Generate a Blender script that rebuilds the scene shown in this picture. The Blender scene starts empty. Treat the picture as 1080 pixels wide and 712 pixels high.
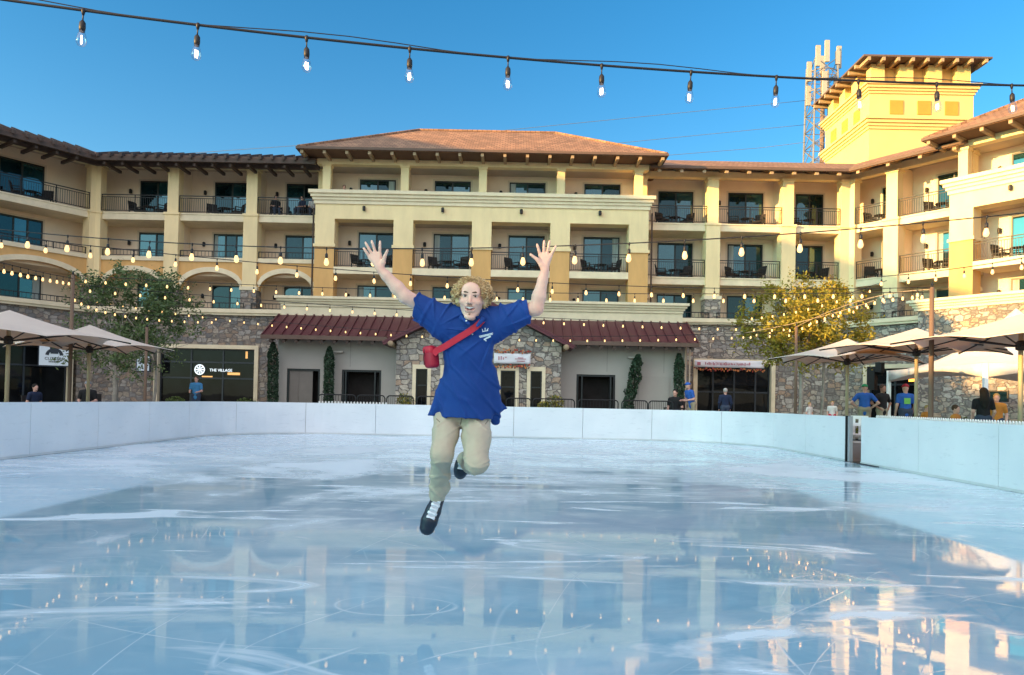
import bpy, bmesh, math, random
import numpy as np
from mathutils import Vector, Matrix, noise as mnoise
from mathutils.bvhtree import BVHTree

random.seed(7)
R = math.radians
S = bpy.context.scene
COL = S.collection

# ------------------------------------------------------------------ camera
FPX, W0, H0 = 780.0, 1080.0, 712.0
PITCH, ROLL = R(1.0), R(1.15)
CAMZ = 1.30
YC = 422.0 - FPX * math.tan(PITCH)
RM = Matrix.Rotation(math.pi / 2 + PITCH, 3, 'X') @ Matrix.Rotation(ROLL, 3, 'Z')
cd = bpy.data.cameras.new('camera'); cam = bpy.data.objects.new('camera', cd); COL.objects.link(cam)
cam.matrix_world = Matrix.Translation((0, 0, CAMZ)) @ RM.to_4x4()
cd.sensor_width = 36.0; cd.lens = FPX / W0 * 36.0
cd.shift_y = (YC - H0 / 2) / W0
cd.clip_start = 0.05; cd.clip_end = 3000
S.camera = cam

def at(px, py, D):
    """world point seen at photo pixel (px,py) at depth y = D"""
    d = RM @ Vector(((px - 540) / FPX, -(py - YC) / FPX, -1))
    k = D / d.y
    return Vector((d.x * k, D, CAMZ + d.z * k))

# ------------------------------------------------------------------ tagging
def tag(o, label=None, cat=None, group=None, kind=None):
    if label: o['label'] = label
    if cat: o['category'] = cat
    if group: o['group'] = group
    if kind: o['kind'] = kind
    return o

def thing(name, label, cat, loc=(0, 0, 0), rz=0.0, group=None):
    o = bpy.data.objects.new(name, None); COL.objects.link(o)
    o.empty_display_size = 0.2
    o.location = loc; o.rotation_euler = (0, 0, rz)
    return tag(o, label, cat, group)

def copy_tree(o, parent=None):
    c = o.copy(); COL.objects.link(c)
    if parent: c.parent = parent
    for ch in list(o.children): copy_tree(ch, c)
    return c

# ------------------------------------------------------------------ mesh builder
class MB:
    def __init__(s): s.v = []; s.f = []; s.m = []; s.cur = 0
    def add(s, vs, fs):
        n = len(s.v); s.v.extend([tuple(p) for p in vs])
        for f in fs: s.f.append(tuple(n + i for i in f)); s.m.append(s.cur)
        return s
    def box(s, x0, x1, y0, y1, z0, z1, M=None):
        vs = [Vector(p) for p in ((x0,y0,z0),(x1,y0,z0),(x1,y1,z0),(x0,y1,z0),(x0,y0,z1),(x1,y0,z1),(x1,y1,z1),(x0,y1,z1))]
        if M is not None: vs = [M @ p for p in vs]
        return s.add(vs, [(0,3,2,1),(4,5,6,7),(0,1,5,4),(1,2,6,5),(2,3,7,6),(3,0,4,7)])
    def sk(s, x0, x1, y0, y1, z0, z1, ml=0.0, mr=0.0):
        """box whose left / right ends are mitred: x = x0 + ml*y, x = x1 + mr*y"""
        vs = [(x0+ml*y0,y0,z0),(x1+mr*y0,y0,z0),(x1+mr*y1,y1,z0),(x0+ml*y1,y1,z0),(x0+ml*y0,y0,z1),(x1+mr*y0,y0,z1),(x1+mr*y1,y1,z1),(x0+ml*y1,y1,z1)]
        return s.add(vs, [(0,3,2,1),(4,5,6,7),(0,1,5,4),(1,2,6,5),(2,3,7,6),(3,0,4,7)])
    def prof(s, poly, x0, x1, ml=0.0, mr=0.0):
        """(y,z) polygon extruded along x with mitred ends"""
        n = len(poly)
        vs = [(x0 + ml*y, y, z) for y, z in poly] + [(x1 + mr*y, y, z) for y, z in poly]
        fs = [tuple(range(n)), tuple(range(2*n-1, n-1, -1))] + [(i, n+i, n+(i+1) % n, (i+1) % n) for i in range(n)]
        return s.add(vs, fs)
    def prism(s, poly, y0, y1):
        """(x,z) polygon extruded along y"""
        n = len(poly)
        vs = [(x, y0, z) for x, z in poly] + [(x, y1, z) for x, z in poly]
        fs = [tuple(range(n)), tuple(range(2*n-1, n-1, -1))] + [(i, n+i, n+(i+1) % n, (i+1) % n) for i in range(n)]
        return s.add(vs, fs)
    def tube(s, pts, r, n=8, cap=True):
        pts = [Vector(p) for p in pts]; k = len(pts)
        rs = r if isinstance(r, (list, tuple)) else [r] * k
        up = None; rings = []
        for i, p in enumerate(pts):
            t = (pts[min(i+1, k-1)] - pts[max(i-1, 0)])
            t = t.normalized() if t.length > 1e-9 else Vector((0, 0, 1))
            if up is None: up = t.orthogonal().normalized()
            else:
                up = up - t * up.dot(t)
                up = up.normalized() if up.length > 1e-6 else t.orthogonal().normalized()
            b = t.cross(up)
            rings.append([p + (up * math.cos(2*math.pi*j/n) + b * math.sin(2*math.pi*j/n)) * rs[i] for j in range(n)])
        vs = [q for ring in rings for q in ring]; fs = []
        for i in range(k-1):
            for j in range(n):
                a = i*n + j; b2 = i*n + (j+1) % n
                fs.append((a, b2, b2 + n, a + n))
        if cap:
            fs.append(tuple(range(n-1, -1, -1))); fs.append(tuple((k-1)*n + j for j in range(n)))
        return s.add(vs, fs)
    def lathe(s, prof, n=16, c=(0, 0, 0)):
        vs = []; fs = []; k = len(prof)
        for r, z in prof:
            for j in range(n):
                a = 2*math.pi*j/n
                vs.append((c[0]+r*math.cos(a), c[1]+r*math.sin(a), c[2]+z))
        for i in range(k-1):
            for j in range(n):
                a = i*n+j; b = i*n+(j+1) % n
                fs.append((a, b, b+n, a+n))
        fs.append(tuple(range(n-1, -1, -1))); fs.append(tuple((k-1)*n+j for j in range(n)))
        return s.add(vs, fs)
    def ell(s, c, r, nu=12, nv=8):
        prof = [(max(1e-4, math.sin(math.pi*i/nv)), -math.cos(math.pi*i/nv)) for i in range(nv+1)]
        n0 = len(s.v); s.lathe(prof, nu)
        for i in range(n0, len(s.v)):
            x, y, z = s.v[i]; s.v[i] = (c[0]+x*r[0], c[1]+y*r[1], c[2]+z*r[2])
        return s
    def xf(s, M):
        s.v = [tuple(M @ Vector(p)) for p in s.v]; return s
    def build(s, name, mat, parent=None, smooth=False, fixn=True):
        me = bpy.data.meshes.new(name); me.from_pydata(s.v, [], s.f); me.update()
        if fixn:
            bm = bmesh.new(); bm.from_mesh(me); bmesh.ops.recalc_face_normals(bm, faces=bm.faces); bm.to_mesh(me); bm.free()
        for mm in (mat if isinstance(mat, (list, tuple)) else [mat]): me.materials.append(mm)
        if any(s.m): me.polygons.foreach_set('material_index', s.m)
        if smooth: me.polygons.foreach_set('use_smooth', [True]*len(me.polygons))
        o = bpy.data.objects.new(name, me); COL.objects.link(o)
        if parent: o.parent = parent
        return o

def B(name, mat, parent, *boxes):
    m = MB()
    for b in boxes: m.box(*b)
    return m.build(name, mat, parent)

# ------------------------------------------------------------------ materials
def nt(name):
    m = bpy.data.materials.new(name); m.use_nodes = True
    t = m.node_tree
    return m, t, t.nodes['Principled BSDF']

def node(t, typ, **kw):
    n = t.nodes.new(typ)
    for k, v in kw.items():
        if k in ('operation', 'blend_type', 'data_type', 'noise_dimensions', 'feature', 'wave_type', 'bands_direction', 'distance', 'interpolation_type', 'normalize', 'voronoi_dimensions'):
            setattr(n, k, v)
        else: n.inputs[k].default_value = v
    return n

def ramp(t, fac, stops, interp='LINEAR'):
    r = t.nodes.new('ShaderNodeValToRGB'); r.color_ramp.interpolation = interp
    el = r.color_ramp.elements
    while len(el) > 1: el.remove(el[-1])
    el[0].position = stops[0][0]; el[0].color = tuple(stops[0][1]) + (1,)
    for p, c in stops[1:]:
        e = el.new(p); e.color = tuple(c) + (1,)
    t.links.new(fac, r.inputs['Fac']); return r

def mixc(t, fac, a, b, blend='MIX'):
    n = t.nodes.new('ShaderNodeMix'); n.data_type = 'RGBA'; n.blend_type = blend
    for sock, val in ((n.inputs['Factor'], fac), (n.inputs['A'], a), (n.inputs['B'], b)):
        pass
    ins = {'f': n.inputs[0], 'a': n.inputs[6], 'b': n.inputs[7]}
    for k, v in (('f', fac), ('a', a), ('b', b)):
        if hasattr(v, 'is_output'): t.links.new(v, ins[k])
        elif isinstance(v, (int, float)): ins[k].default_value = v
        else: ins[k].default_value = tuple(v) + (1,)
    return n.outputs[2]

def math_(t, op, a, b=None, clamp=False):
    n = t.nodes.new('ShaderNodeMath'); n.operation = op; n.use_clamp = clamp
    for i, v in enumerate((a, b)):
        if v is None: continue
        if hasattr(v, 'is_output'): t.links.new(v, n.inputs[i])
        else: n.inputs[i].default_value = v
    return n.outputs[0]

def coords(t, scale=(1, 1, 1), kind='Object', rot=(0, 0, 0)):
    tc = t.nodes.new('ShaderNodeTexCoord'); mp = t.nodes.new('ShaderNodeMapping')
    mp.inputs['Scale'].default_value = scale; mp.inputs['Rotation'].default_value = rot
    t.links.new(tc.outputs[kind], mp.inputs['Vector']); return mp.outputs['Vector']

def bump(t, h, b, strength=0.3, dist=0.02):
    n = t.nodes.new('ShaderNodeBump'); n.inputs['Strength'].default_value = strength; n.inputs['Distance'].default_value = dist
    t.links.new(h, n.inputs['Height']); t.links.new(n.outputs['Normal'], b.inputs['Normal'])

def M_(name, base, rough=0.7, metal=0.0, spec=0.4, vary=0.12, vscale=1.2, bscale=40.0, bstr=0.0, vz=1.0, bdist=0.01):
    """paint / plaster / fabric: base colour with soft worn variation, optional grain"""
    m, t, b = nt(name)
    v = coords(t, (1, 1, vz))
    n = node(t, 'ShaderNodeTexNoise', Scale=vscale, Detail=6.0, Roughness=0.65); t.links.new(v, n.inputs['Vector'])
    lo = [c*(1-vary) for c in base]; hi = [min(1, c*(1+vary)) for c in base]
    r = ramp(t, n.outputs['Fac'], [(0.3, lo), (0.7, hi)])
    t.links.new(r.outputs['Color'], b.inputs['Base Color'])
    b.inputs['Roughness'].default_value = rough; b.inputs['Metallic'].default_value = metal
    b.inputs['Specular IOR Level'].default_value = spec
    if bstr:
        v2 = coords(t); g = node(t, 'ShaderNodeTexNoise', Scale=bscale, Detail=4.0); t.links.new(v2, g.inputs['Vector'])
        bump(t, g.outputs['Fac'], b, bstr, bdist)
    return m

def stone_mat(name, cols, sx=2.9, sz=4.2):
    m, t, b = nt(name)
    v = coords(t, (sx, sx, sz))
    nz = node(t, 'ShaderNodeTexNoise', Scale=1.1, Detail=2.0); t.links.new(v, nz.inputs['Vector'])
    mp = t.nodes.new('ShaderNodeVectorMath'); mp.operation = 'MULTIPLY_ADD'
    t.links.new(nz.outputs['Color'], mp.inputs[0]); mp.inputs[1].default_value = (0.55, 0.55, 0.55); t.links.new(v, mp.inputs[2])
    vo = node(t, 'ShaderNodeTexVoronoi', Scale=1.0, feature='F1', distance='CHEBYCHEV'); vo.inputs['Randomness'].default_value = 0.85
    t.links.new(mp.outputs[0], vo.inputs['Vector'])
    vo2 = node(t, 'ShaderNodeTexVoronoi', Scale=1.0, feature='F2', distance='CHEBYCHEV'); vo2.inputs['Randomness'].default_value = 0.85
    t.links.new(mp.outputs[0], vo2.inputs['Vector'])
    edge = math_(t, 'SUBTRACT', vo2.outputs['Distance'], vo.outputs['Distance'])
    sep = t.nodes.new('ShaderNodeSeparateColor'); t.links.new(vo.outputs['Color'], sep.inputs[0])
    k = len(cols)
    rc = ramp(t, sep.outputs[0], [(i/k, c) for i, c in enumerate(cols)], 'CONSTANT')
    n2 = node(t, 'ShaderNodeTexNoise', Scale=9.0, Detail=6.0, Roughness=0.7); t.links.new(coords(t), n2.inputs['Vector'])
    grain = ramp(t, n2.outputs['Fac'], [(0.25, (0.6, 0.6, 0.6)), (0.75, (1.3, 1.3, 1.3))])
    c = mixc(t, 1.0, rc.outputs['Color'], grain.outputs['Color'], 'MULTIPLY')
    em = ramp(t, edge, [(0.03, (0, 0, 0)), (0.12, (1, 1, 1))])
    c = mixc(t, em.outputs['Color'], (0.17, 0.155, 0.14), c)
    t.links.new(c, b.inputs['Base Color']); b.inputs['Roughness'].default_value = 0.9
    hsum = math_(t, 'ADD', em.outputs['Color'], math_(t, 'MULTIPLY', n2.outputs['Fac'], 0.5))
    bump(t, hsum, b, 0.8, 0.05)
    return m

def tile_mat(name, base, axis_rot=0.0):
    """concrete roof tile: courses up the slope, staggered, colour per tile"""
    m, t, b = nt(name)
    v = coords(t, (1, 1, 1))
    br = node(t, 'ShaderNodeTexBrick', Scale=1.0)
    tc = t.nodes.new('ShaderNodeTexCoord'); sx = t.nodes.new('ShaderNodeSeparateXYZ'); cx = t.nodes.new('ShaderNodeCombineXYZ')
    t.links.new(tc.outputs['Object'], sx.inputs[0])
    u = math_(t, 'ADD', sx.outputs[0], math_(t, 'MULTIPLY', sx.outputs[1], 0.0))
    t.links.new(u, cx.inputs[0]); t.links.new(math_(t, 'MULTIPLY', sx.outputs[2], 2.0), cx.inputs[1])
    t.links.new(cx.outputs[0], br.inputs['Vector'])
    br.inputs['Brick Width'].default_value = 0.30; br.inputs['Row Height'].default_value = 0.34
    br.inputs['Mortar Size'].default_value = 0.02; br.inputs['Mortar Smooth'].default_value = 0.4
    br.inputs['Color1'].default_value = tuple(c*0.78 for c in base)+(1,); br.inputs['Color2'].default_value = tuple(c*1.25 for c in base)+(1,)
    br.inputs['Mortar'].default_value = tuple(c*0.45 for c in base)+(1,)
    n = node(t, 'ShaderNodeTexNoise', Scale=0.8, Detail=5.0); t.links.new(v, n.inputs['Vector'])
    r = ramp(t, n.outputs['Fac'], [(0.3, (0.8, 0.8, 0.82)), (0.7, (1.15, 1.12, 1.1))])
    c = mixc(t, 1.0, br.outputs['Color'], r.outputs['Color'], 'MULTIPLY')
    t.links.new(c, b.inputs['Base Color']); b.inputs['Roughness'].default_value = 0.85
    bump(t, br.outputs['Fac'], b, 0.6, -0.03)
    return m

def glass_mat(name, base, ior=2.2, rough=0.02, wav=0.05, tint=(0.55, 0.92, 1.0)):
    m, t, b = nt(name)
    n = node(t, 'ShaderNodeTexNoise', Scale=0.9, Detail=2.0); t.links.new(coords(t), n.inputs['Vector'])
    r = ramp(t, n.outputs['Fac'], [(0.35, [c*0.6 for c in base]), (0.65, [c*1.5 for c in base])])
    t.links.new(r.outputs['Color'], b.inputs['Base Color'])
    b.inputs['Specular Tint'].default_value = tuple(tint)+(1,); b.inputs['Roughness'].default_value = rough; b.inputs['IOR'].default_value = ior; b.inputs['Specular IOR Level'].default_value = 0.5
    bump(t, n.outputs['Fac'], b, wav, 0.05)
    return m

def emit_mat(name, col, strength):
    m, t, b = nt(name)
    b.inputs['Base Color'].default_value = tuple(col)+(1,)
    b.inputs['Emission Color'].default_value = tuple(col)+(1,); b.inputs['Emission Strength'].default_value = strength
    m.cycles.emission_sampling = 'NONE'
    return m

K = {}
K['cream'] = M_('cream stucco', (0.83, 0.68, 0.39), 0.9, vary=0.11, vscale=1.1, bscale=90, bstr=0.25, vz=0.3)
K['trim'] = M_('pale cream trim', (0.76, 0.67, 0.47), 0.85, vary=0.11, vscale=1.5, bscale=80, bstr=0.2)
K['ochre'] = M_('ochre stucco', (0.66, 0.40, 0.155), 0.9, vary=0.12, vscale=1.1, bscale=90, bstr=0.25, vz=0.3)
K['tan'] = M_('tan stucco', (0.88, 0.74, 0.57), 0.9, vary=0.07, vscale=0.6, bscale=90, bstr=0.25)
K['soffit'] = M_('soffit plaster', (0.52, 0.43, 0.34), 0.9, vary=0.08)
K['greige'] = M_('greige stucco', (0.42, 0.405, 0.37), 0.9, vary=0.06, vscale=0.5, bscale=90, bstr=0.2)
K['tower'] = M_('golden stucco', (0.74, 0.53, 0.22), 0.9, vary=0.06, vscale=0.5, bscale=60, bstr=0.2)
K['blind'] = M_('ochre recess panel', (0.42, 0.28, 0.05), 0.9, vary=0.06)
K['tile'] = tile_mat('roof tile', (0.30, 0.165, 0.095))
K['rafter'] = M_('dark stained timber', (0.085, 0.062, 0.052), 0.8, vary=0.25, vscale=3)
K['tail'] = M_('painted rafter tail', (0.36, 0.27, 0.17), 0.8, vary=0.15, vscale=3)
K['fascia'] = M_('brown fascia', (0.13, 0.085, 0.065), 0.7, vary=0.15)
K['maroon'] = M_('maroon standing seam metal', (0.105, 0.030, 0.040), 0.42, metal=0.25, vary=0.12, vscale=0.7)
K['iron'] = M_('black iron', (0.018, 0.02, 0.022), 0.45, metal=0.3, vary=0.2)
K['frame'] = M_('dark bronze frame', (0.012, 0.02, 0.022), 0.4, vary=0.2)
K['glass'] = glass_mat('bluish window glass', (0.010, 0.042, 0.052), 1.95)
K['glass2'] = glass_mat('darker window glass', (0.004, 0.016, 0.021), 1.55)
K['shopglass'] = glass_mat('shop window glass', (0.006, 0.007, 0.008), 1.28, tint=(0.8, 0.9, 1.0))
K['curtain'] = M_('sheer curtain', (0.35, 0.42, 0.42), 0.9, vary=0.3, vscale=8, vz=0.05)
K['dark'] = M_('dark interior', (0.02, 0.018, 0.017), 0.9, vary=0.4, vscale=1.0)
K['door'] = M_('grey door', (0.20, 0.185, 0.165), 0.6, vary=0.1)
K['stone'] = stone_mat('stone veneer', [(0.30,0.26,0.21),(0.22,0.21,0.20),(0.38,0.33,0.27),(0.17,0.165,0.16),(0.29,0.22,0.165),(0.33,0.31,0.28),(0.24,0.20,0.17)])
K['stone2'] = stone_mat('light stone veneer', [(0.42,0.38,0.31),(0.30,0.285,0.26),(0.50,0.45,0.37),(0.235,0.22,0.20),(0.40,0.30,0.22),(0.46,0.43,0.38),(0.35,0.31,0.26)], 2.5, 4.0)
K['white'] = M_('white paint', (0.80, 0.80, 0.78), 0.5, vary=0.04)
K['black'] = M_('black plastic', (0.012, 0.012, 0.013), 0.5, vary=0.2)
K['wicker'] = M_('dark wicker', (0.022, 0.019, 0.018), 0.7, vary=0.4, vscale=30)
K['wood'] = M_('weathered brown post', (0.16, 0.105, 0.072), 0.85, vary=0.25, vscale=2.0, vz=0.1, bscale=25, bstr=0.2)
K['paving'] = M_('plaza concrete', (0.25, 0.235, 0.215), 0.85, vary=0.18, vscale=0.5, bscale=30, bstr=0.2)
K['galv'] = M_('galvanised steel', (0.30, 0.28, 0.25), 0.45, metal=0.5, vary=0.15)
K['antenna'] = M_('antenna housing', (0.42, 0.375, 0.31), 0.5, vary=0.05)
K['canvas'] = M_('sand canvas', (0.84, 0.78, 0.68), 0.9, vary=0.06, vscale=1.5, bscale=120, bstr=0.15)
def cloth_through(m, amt, col):
    t = m.node_tree; b = t.nodes['Principled BSDF']; out = t.nodes['Material Output']
    tr = t.nodes.new('ShaderNodeBsdfTranslucent'); tr.inputs[0].default_value = tuple(col)+(1,)
    mx = t.nodes.new('ShaderNodeMixShader'); mx.inputs[0].default_value = amt
    t.links.new(b.outputs[0], mx.inputs[1]); t.links.new(tr.outputs[0], mx.inputs[2]); t.links.new(mx.outputs[0], out.inputs['Surface'])
cloth_through(K['canvas'], 0.35, (0.75, 0.50, 0.28))
K['umbpole'] = M_('umbrella pole', (0.45, 0.36, 0.22), 0.5, vary=0.1)
K['umbrib'] = M_('umbrella rib', (0.03, 0.024, 0.02), 0.5, vary=0.2)
K['tent'] = M_('white tent fabric', (0.80, 0.79, 0.76), 0.7, vary=0.04)
cloth_through(K['tent'], 0.3, (0.8, 0.8, 0.78))
K['bark'] = M_('pale bark', (0.30, 0.27, 0.23), 0.9, vary=0.3, vscale=5, bscale=20, bstr=0.4)
K['skin'] = M_('skin', (0.62, 0.36, 0.28), 0.55, vary=0.06, vscale=14)
K['darkskin'] = M_('tanned skin', (0.34, 0.18, 0.12), 0.55, vary=0.06)
# ------------------------------------------------------------------ world, sun, view
SUN_EL, SUN_TRAVEL = R(8.5), Vector((0.905, 0.425))     # low golden sun from the left, a little behind the camera
EXPOSURE = 1.7
SKY_TINT = (0.25, 0.72, 0.69)
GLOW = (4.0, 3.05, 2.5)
w = bpy.data.worlds.new('World'); S.world = w; w.use_nodes = True
t = w.node_tree; bg = t.nodes['Background']
sky = t.nodes.new('ShaderNodeTexSky'); sky.sky_type = 'NISHITA'; sky.sun_disc = False
sky.sun_elevation = SUN_EL
sky.sun_rotation = math.atan2(-SUN_TRAVEL.x, -SUN_TRAVEL.y)
sky.altitude = 50; sky.air_density = 1.0; sky.dust_density = 2.0; sky.ozone_density = 4.0
hs = t.nodes.new('ShaderNodeHueSaturation'); hs.inputs['Saturation'].default_value = 1.0
gm = t.nodes.new('ShaderNodeGamma'); gm.inputs['Gamma'].default_value = 1.15
t.links.new(sky.outputs[0], gm.inputs['Color'])
base = mixc(t, 1.0, gm.outputs[0], SKY_TINT, 'MULTIPLY')
t.links.new(base, hs.inputs['Color'])
# broad warm glow added high behind the camera to brighten the shaded facades
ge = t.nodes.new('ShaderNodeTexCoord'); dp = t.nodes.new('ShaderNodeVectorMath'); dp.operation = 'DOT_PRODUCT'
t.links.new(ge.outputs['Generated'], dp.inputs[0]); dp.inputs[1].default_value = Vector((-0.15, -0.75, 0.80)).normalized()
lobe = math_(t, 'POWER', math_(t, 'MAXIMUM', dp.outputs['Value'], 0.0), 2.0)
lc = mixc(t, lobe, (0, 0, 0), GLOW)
sz = t.nodes.new('ShaderNodeSeparateXYZ'); t.links.new(ge.outputs['Generated'], sz.inputs[0])
hz = math_(t, 'POWER', math_(t, 'SUBTRACT', 1.0, math_(t, 'MAXIMUM', sz.outputs[2], 0.0)), 6.0)     # pale haze near the horizon
hc = mixc(t, hz, (0, 0, 0), (1.25, 0.78, 0.34))
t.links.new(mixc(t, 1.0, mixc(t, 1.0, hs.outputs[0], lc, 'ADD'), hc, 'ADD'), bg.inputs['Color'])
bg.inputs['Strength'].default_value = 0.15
sd = bpy.data.lights.new('sun', 'SUN'); sd.energy = 4.2; sd.angle = R(0.5); sd.color = (1.0, 0.54, 0.17)
so = bpy.data.objects.new('sun', sd); COL.objects.link(so)
dirv = Vector((SUN_TRAVEL.x*math.cos(SUN_EL), SUN_TRAVEL.y*math.cos(SUN_EL), -math.sin(SUN_EL)))
so.rotation_euler = dirv.to_track_quat('-Z', 'Y').to_euler()
so.location = (-40, -20, 30)
vs = S.view_settings; S.display_settings.display_device = 'sRGB'
vs.view_transform = 'Standard'; vs.look = 'None'; vs.exposure = EXPOSURE; vs.gamma = 1.0; vs.use_curve_mapping = False
S.render.engine = 'CYCLES'
try: S.cycles.use_denoising = True
except Exception: pass
S.cycles.max_bounces = 8; S.cycles.caustics_reflective = False; S.cycles.caustics_refractive = False
S.cycles.sample_clamp_indirect = 6.0

# ------------------------------------------------------------------ rink outline
RX0, RX1, RY0, RY1, RR = -9.45, 8.0, -7.0, 25.6, 3.4
def outline(step=0.3):
    """open U: left side going away, far side, right side coming back; points + outward normals"""
    pts = []
    def line(a, b):
        n = max(1, int((Vector(b)-Vector(a)).length/step))
        for i in range(n): pts.append(Vector(a).lerp(Vector(b), i/n))
    def arc(c, a0, a1):
        n = 16
        for i in range(n):
            a = a0 + (a1-a0)*i/n; pts.append(Vector((c[0]+RR*math.cos(a), c[1]+RR*math.sin(a))))
    line((RX0, RY0), (RX0, RY1-RR)); arc((RX0+RR, RY1-RR), math.pi, math.pi/2)
    line((RX0+RR, RY1), (RX1-RR, RY1)); arc((RX1-RR, RY1-RR), math.pi/2, 0)
    line((RX1, RY1-RR), (RX1, RY0)); pts.append(Vector((RX1, RY0)))
    return pts
OUT = outline()
def onorm(i):
    a = OUT[max(0, i-1)]; b = OUT[min(len(OUT)-1, i+1)]; d = (b-a).normalized()
    return Vector((-d.y, d.x))
ON = [onorm(i) for i in range(len(OUT))]
OL = [0.0]
for i in range(1, len(OUT)): OL.append(OL[-1] + (OUT[i]-OUT[i-1]).length)
def opos(l):
    import bisect
    i = min(max(bisect.bisect_right(OL, l)-1, 0), len(OUT)-2)
    k = (l-OL[i])/(OL[i+1]-OL[i]); return OUT[i].lerp(OUT[i+1], k), ON[i].lerp(ON[i+1], k).normalized()
ZP = 0.30                                                   # plaza level above the ice

# ground: one sheet, dropping to the rink slab
m = MB(); rings = []
for d, z in ((-0.3, -0.03), (0.9, -0.03), (1.9, ZP), (12, ZP), (60, ZP)):
    rings.append([(p.x + n.x*d, p.y + n.y*d, z) for p, n in zip(OUT, ON)])
n = len(OUT)
vsx = [q for r_ in rings for q in r_]; fs = []
for i in range(len(rings)-1):
    for j in range(n-1): fs.append((i*n+j, i*n+j+1, (i+1)*n+j+1, (i+1)*n+j))
m.add(vsx, fs)
ground = m.build('ground', K['paving'], smooth=False); tag(ground, kind='structure')
m = MB(); far = 1500.0
m.add([(-far,-far,-0.25),(far,-far,-0.25),(far,far,-0.25),(-far,far,-0.25)], [(0,1,2,3)])
tag(m.build('terrain', M_('far ground', (0.16, 0.14, 0.10), 0.9, vary=0.3, vscale=0.05)), kind='structure')

# ice
def ice_mat():
    m, t, b = nt('wet rink ice')
    tc = t.nodes.new('ShaderNodeTexCoord'); sx = t.nodes.new('ShaderNodeSeparateXYZ'); t.links.new(tc.outputs['Object'], sx.inputs[0])
    def nz(scale, sc=(1,1,1), detail=5.0, dist=0.0, rough=0.6):
        v = coords(t, sc); n = node(t, 'ShaderNodeTexNoise', Scale=scale, Detail=detail, Roughness=rough, Distortion=dist)
        t.links.new(v, n.inputs['Vector']); return n.outputs['Fac']
    big = nz(0.22, (1, 1, 1), 6.0, 1.2, 0.62)
    mid = nz(0.8, (0.8, 1.6, 1), 7.0, 0.9, 0.68)
    # frost: patches; the resurfaced near end is wetter than the far end
    yy = math_(t, 'MULTIPLY', math_(t, 'SUBTRACT', sx.outputs[1], 9.0), 0.018)
    yy = math_(t, 'MINIMUM', math_(t, 'MAXIMUM', yy, -0.11), 0.07)
    f = math_(t, 'ADD', math_(t, 'ADD', math_(t, 'MULTIPLY', big, 0.65), math_(t, 'MULTIPLY', mid, 0.35)), yy)
    fr = ramp(t, f, [(0.38, (0.03, 0.03, 0.03)), (0.52, (0.36, 0.36, 0.36)), (0.65, (1, 1, 1))])
    frost = fr.outputs['Color']
    # skate scratches: thin contour lines of smooth noise at several scales
    def lines(scale, wid, seed, sc=(1, 1, 1)):
        v = coords(t, sc); 
        mp = t.nodes.new('ShaderNodeVectorMath'); mp.operation = 'ADD'; t.links.new(v, mp.inputs[0]); mp.inputs[1].default_value = (seed, seed*1.7, seed*0.3)
        n = node(t, 'ShaderNodeTexNoise', Scale=scale, Detail=0.6, Roughness=0.4); t.links.new(mp.outputs[0], n.inputs['Vector'])
        a = math_(t, 'ABSOLUTE', math_(t, 'SUBTRACT', math_(t, 'FRACT', math_(t, 'MULTIPLY', n.outputs['Fac'], 17.0)), 0.5))
        r = ramp(t, a, [(0.0, (1, 1, 1)), (wid, (0, 0, 0))]); return r.outputs['Color']
    s1 = lines(0.10, 0.010, 3.1, (1, 1.3, 1)); s2 = lines(0.13, 0.012, 11.7, (1.6, 0.6, 1)); s3 = lines(0.11, 0.010, 23.3, (0.6, 1.5, 1))
    gate = ramp(t, nz(0.3, (1, 1, 1), 3.0, 0.5), [(0.42, (0, 0, 0)), (0.62, (1, 1, 1))]).outputs['Color']
    s4 = lines(0.19, 0.014, 37.9, (1.2, 0.8, 1)); s5 = lines(0.23, 0.014, 51.3, (0.7, 1.4, 1)); s6 = lines(0.17, 0.013, 67.7, (1.5, 1.0, 1))
    gate2 = ramp(t, nz(0.9, (1, 1, 1), 4.0, 0.8), [(0.42, (0, 0, 0)), (0.56, (1, 1, 1))]).outputs['Color']
    sc_ = math_(t, 'MULTIPLY', math_(t, 'MAXIMUM', math_(t, 'MAXIMUM', s1, s2), s3), gate)
    fine = math_(t, 'MULTIPLY', math_(t, 'MAXIMUM', math_(t, 'MAXIMUM', s4, s5), s6), gate2)
    sc_ = math_(t, 'MULTIPLY', math_(t, 'MAXIMUM', math_(t, 'MULTIPLY', sc_, 0.6), fine), 0.55)
    snow = ramp(t, nz(0.55, (0.55, 2.2, 1), 6.0, 1.5), [(0.55, (0, 0, 0)), (0.64, (1, 1, 1))]).outputs['Color']
    mask = math_(t, 'MAXIMUM', math_(t, 'MAXIMUM', frost, math_(t, 'MULTIPLY', snow, 0.9)), sc_, True)
    tint = ramp(t, nz(0.5, (1, 1, 1), 4.0), [(0.3, (0.19, 0.40, 0.53)), (0.7, (0.27, 0.49, 0.61))]).outputs['Color']
    col = mixc(t, mask, tint, (0.68, 0.83, 0.89))
    t.links.new(col, b.inputs['Base Color'])
    rr = ramp(t, mask, [(0.0, (0.012,)*3), (0.30, (0.05,)*3), (1.0, (0.40,)*3)])
    t.links.new(rr.outputs['Color'], b.inputs['Roughness'])
    b.inputs['IOR'].default_value = 1.45
    hb = nz(3.0, (1, 1, 1), 5.0)
    hh = math_(t, 'ADD', math_(t, 'MULTIPLY', hb, 0.5), math_(t, 'MULTIPLY', mask, 0.6))
    bump(t, hh, b, 0.05, 0.010)
    return m
K['ice'] = ice_mat()
m = MB(); m.add([(p.x, p.y, 0.0) for p in OUT], [tuple(range(len(OUT)-1, -1, -1))])
tag(m.build('ice', K['ice']), kind='structure')

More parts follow.
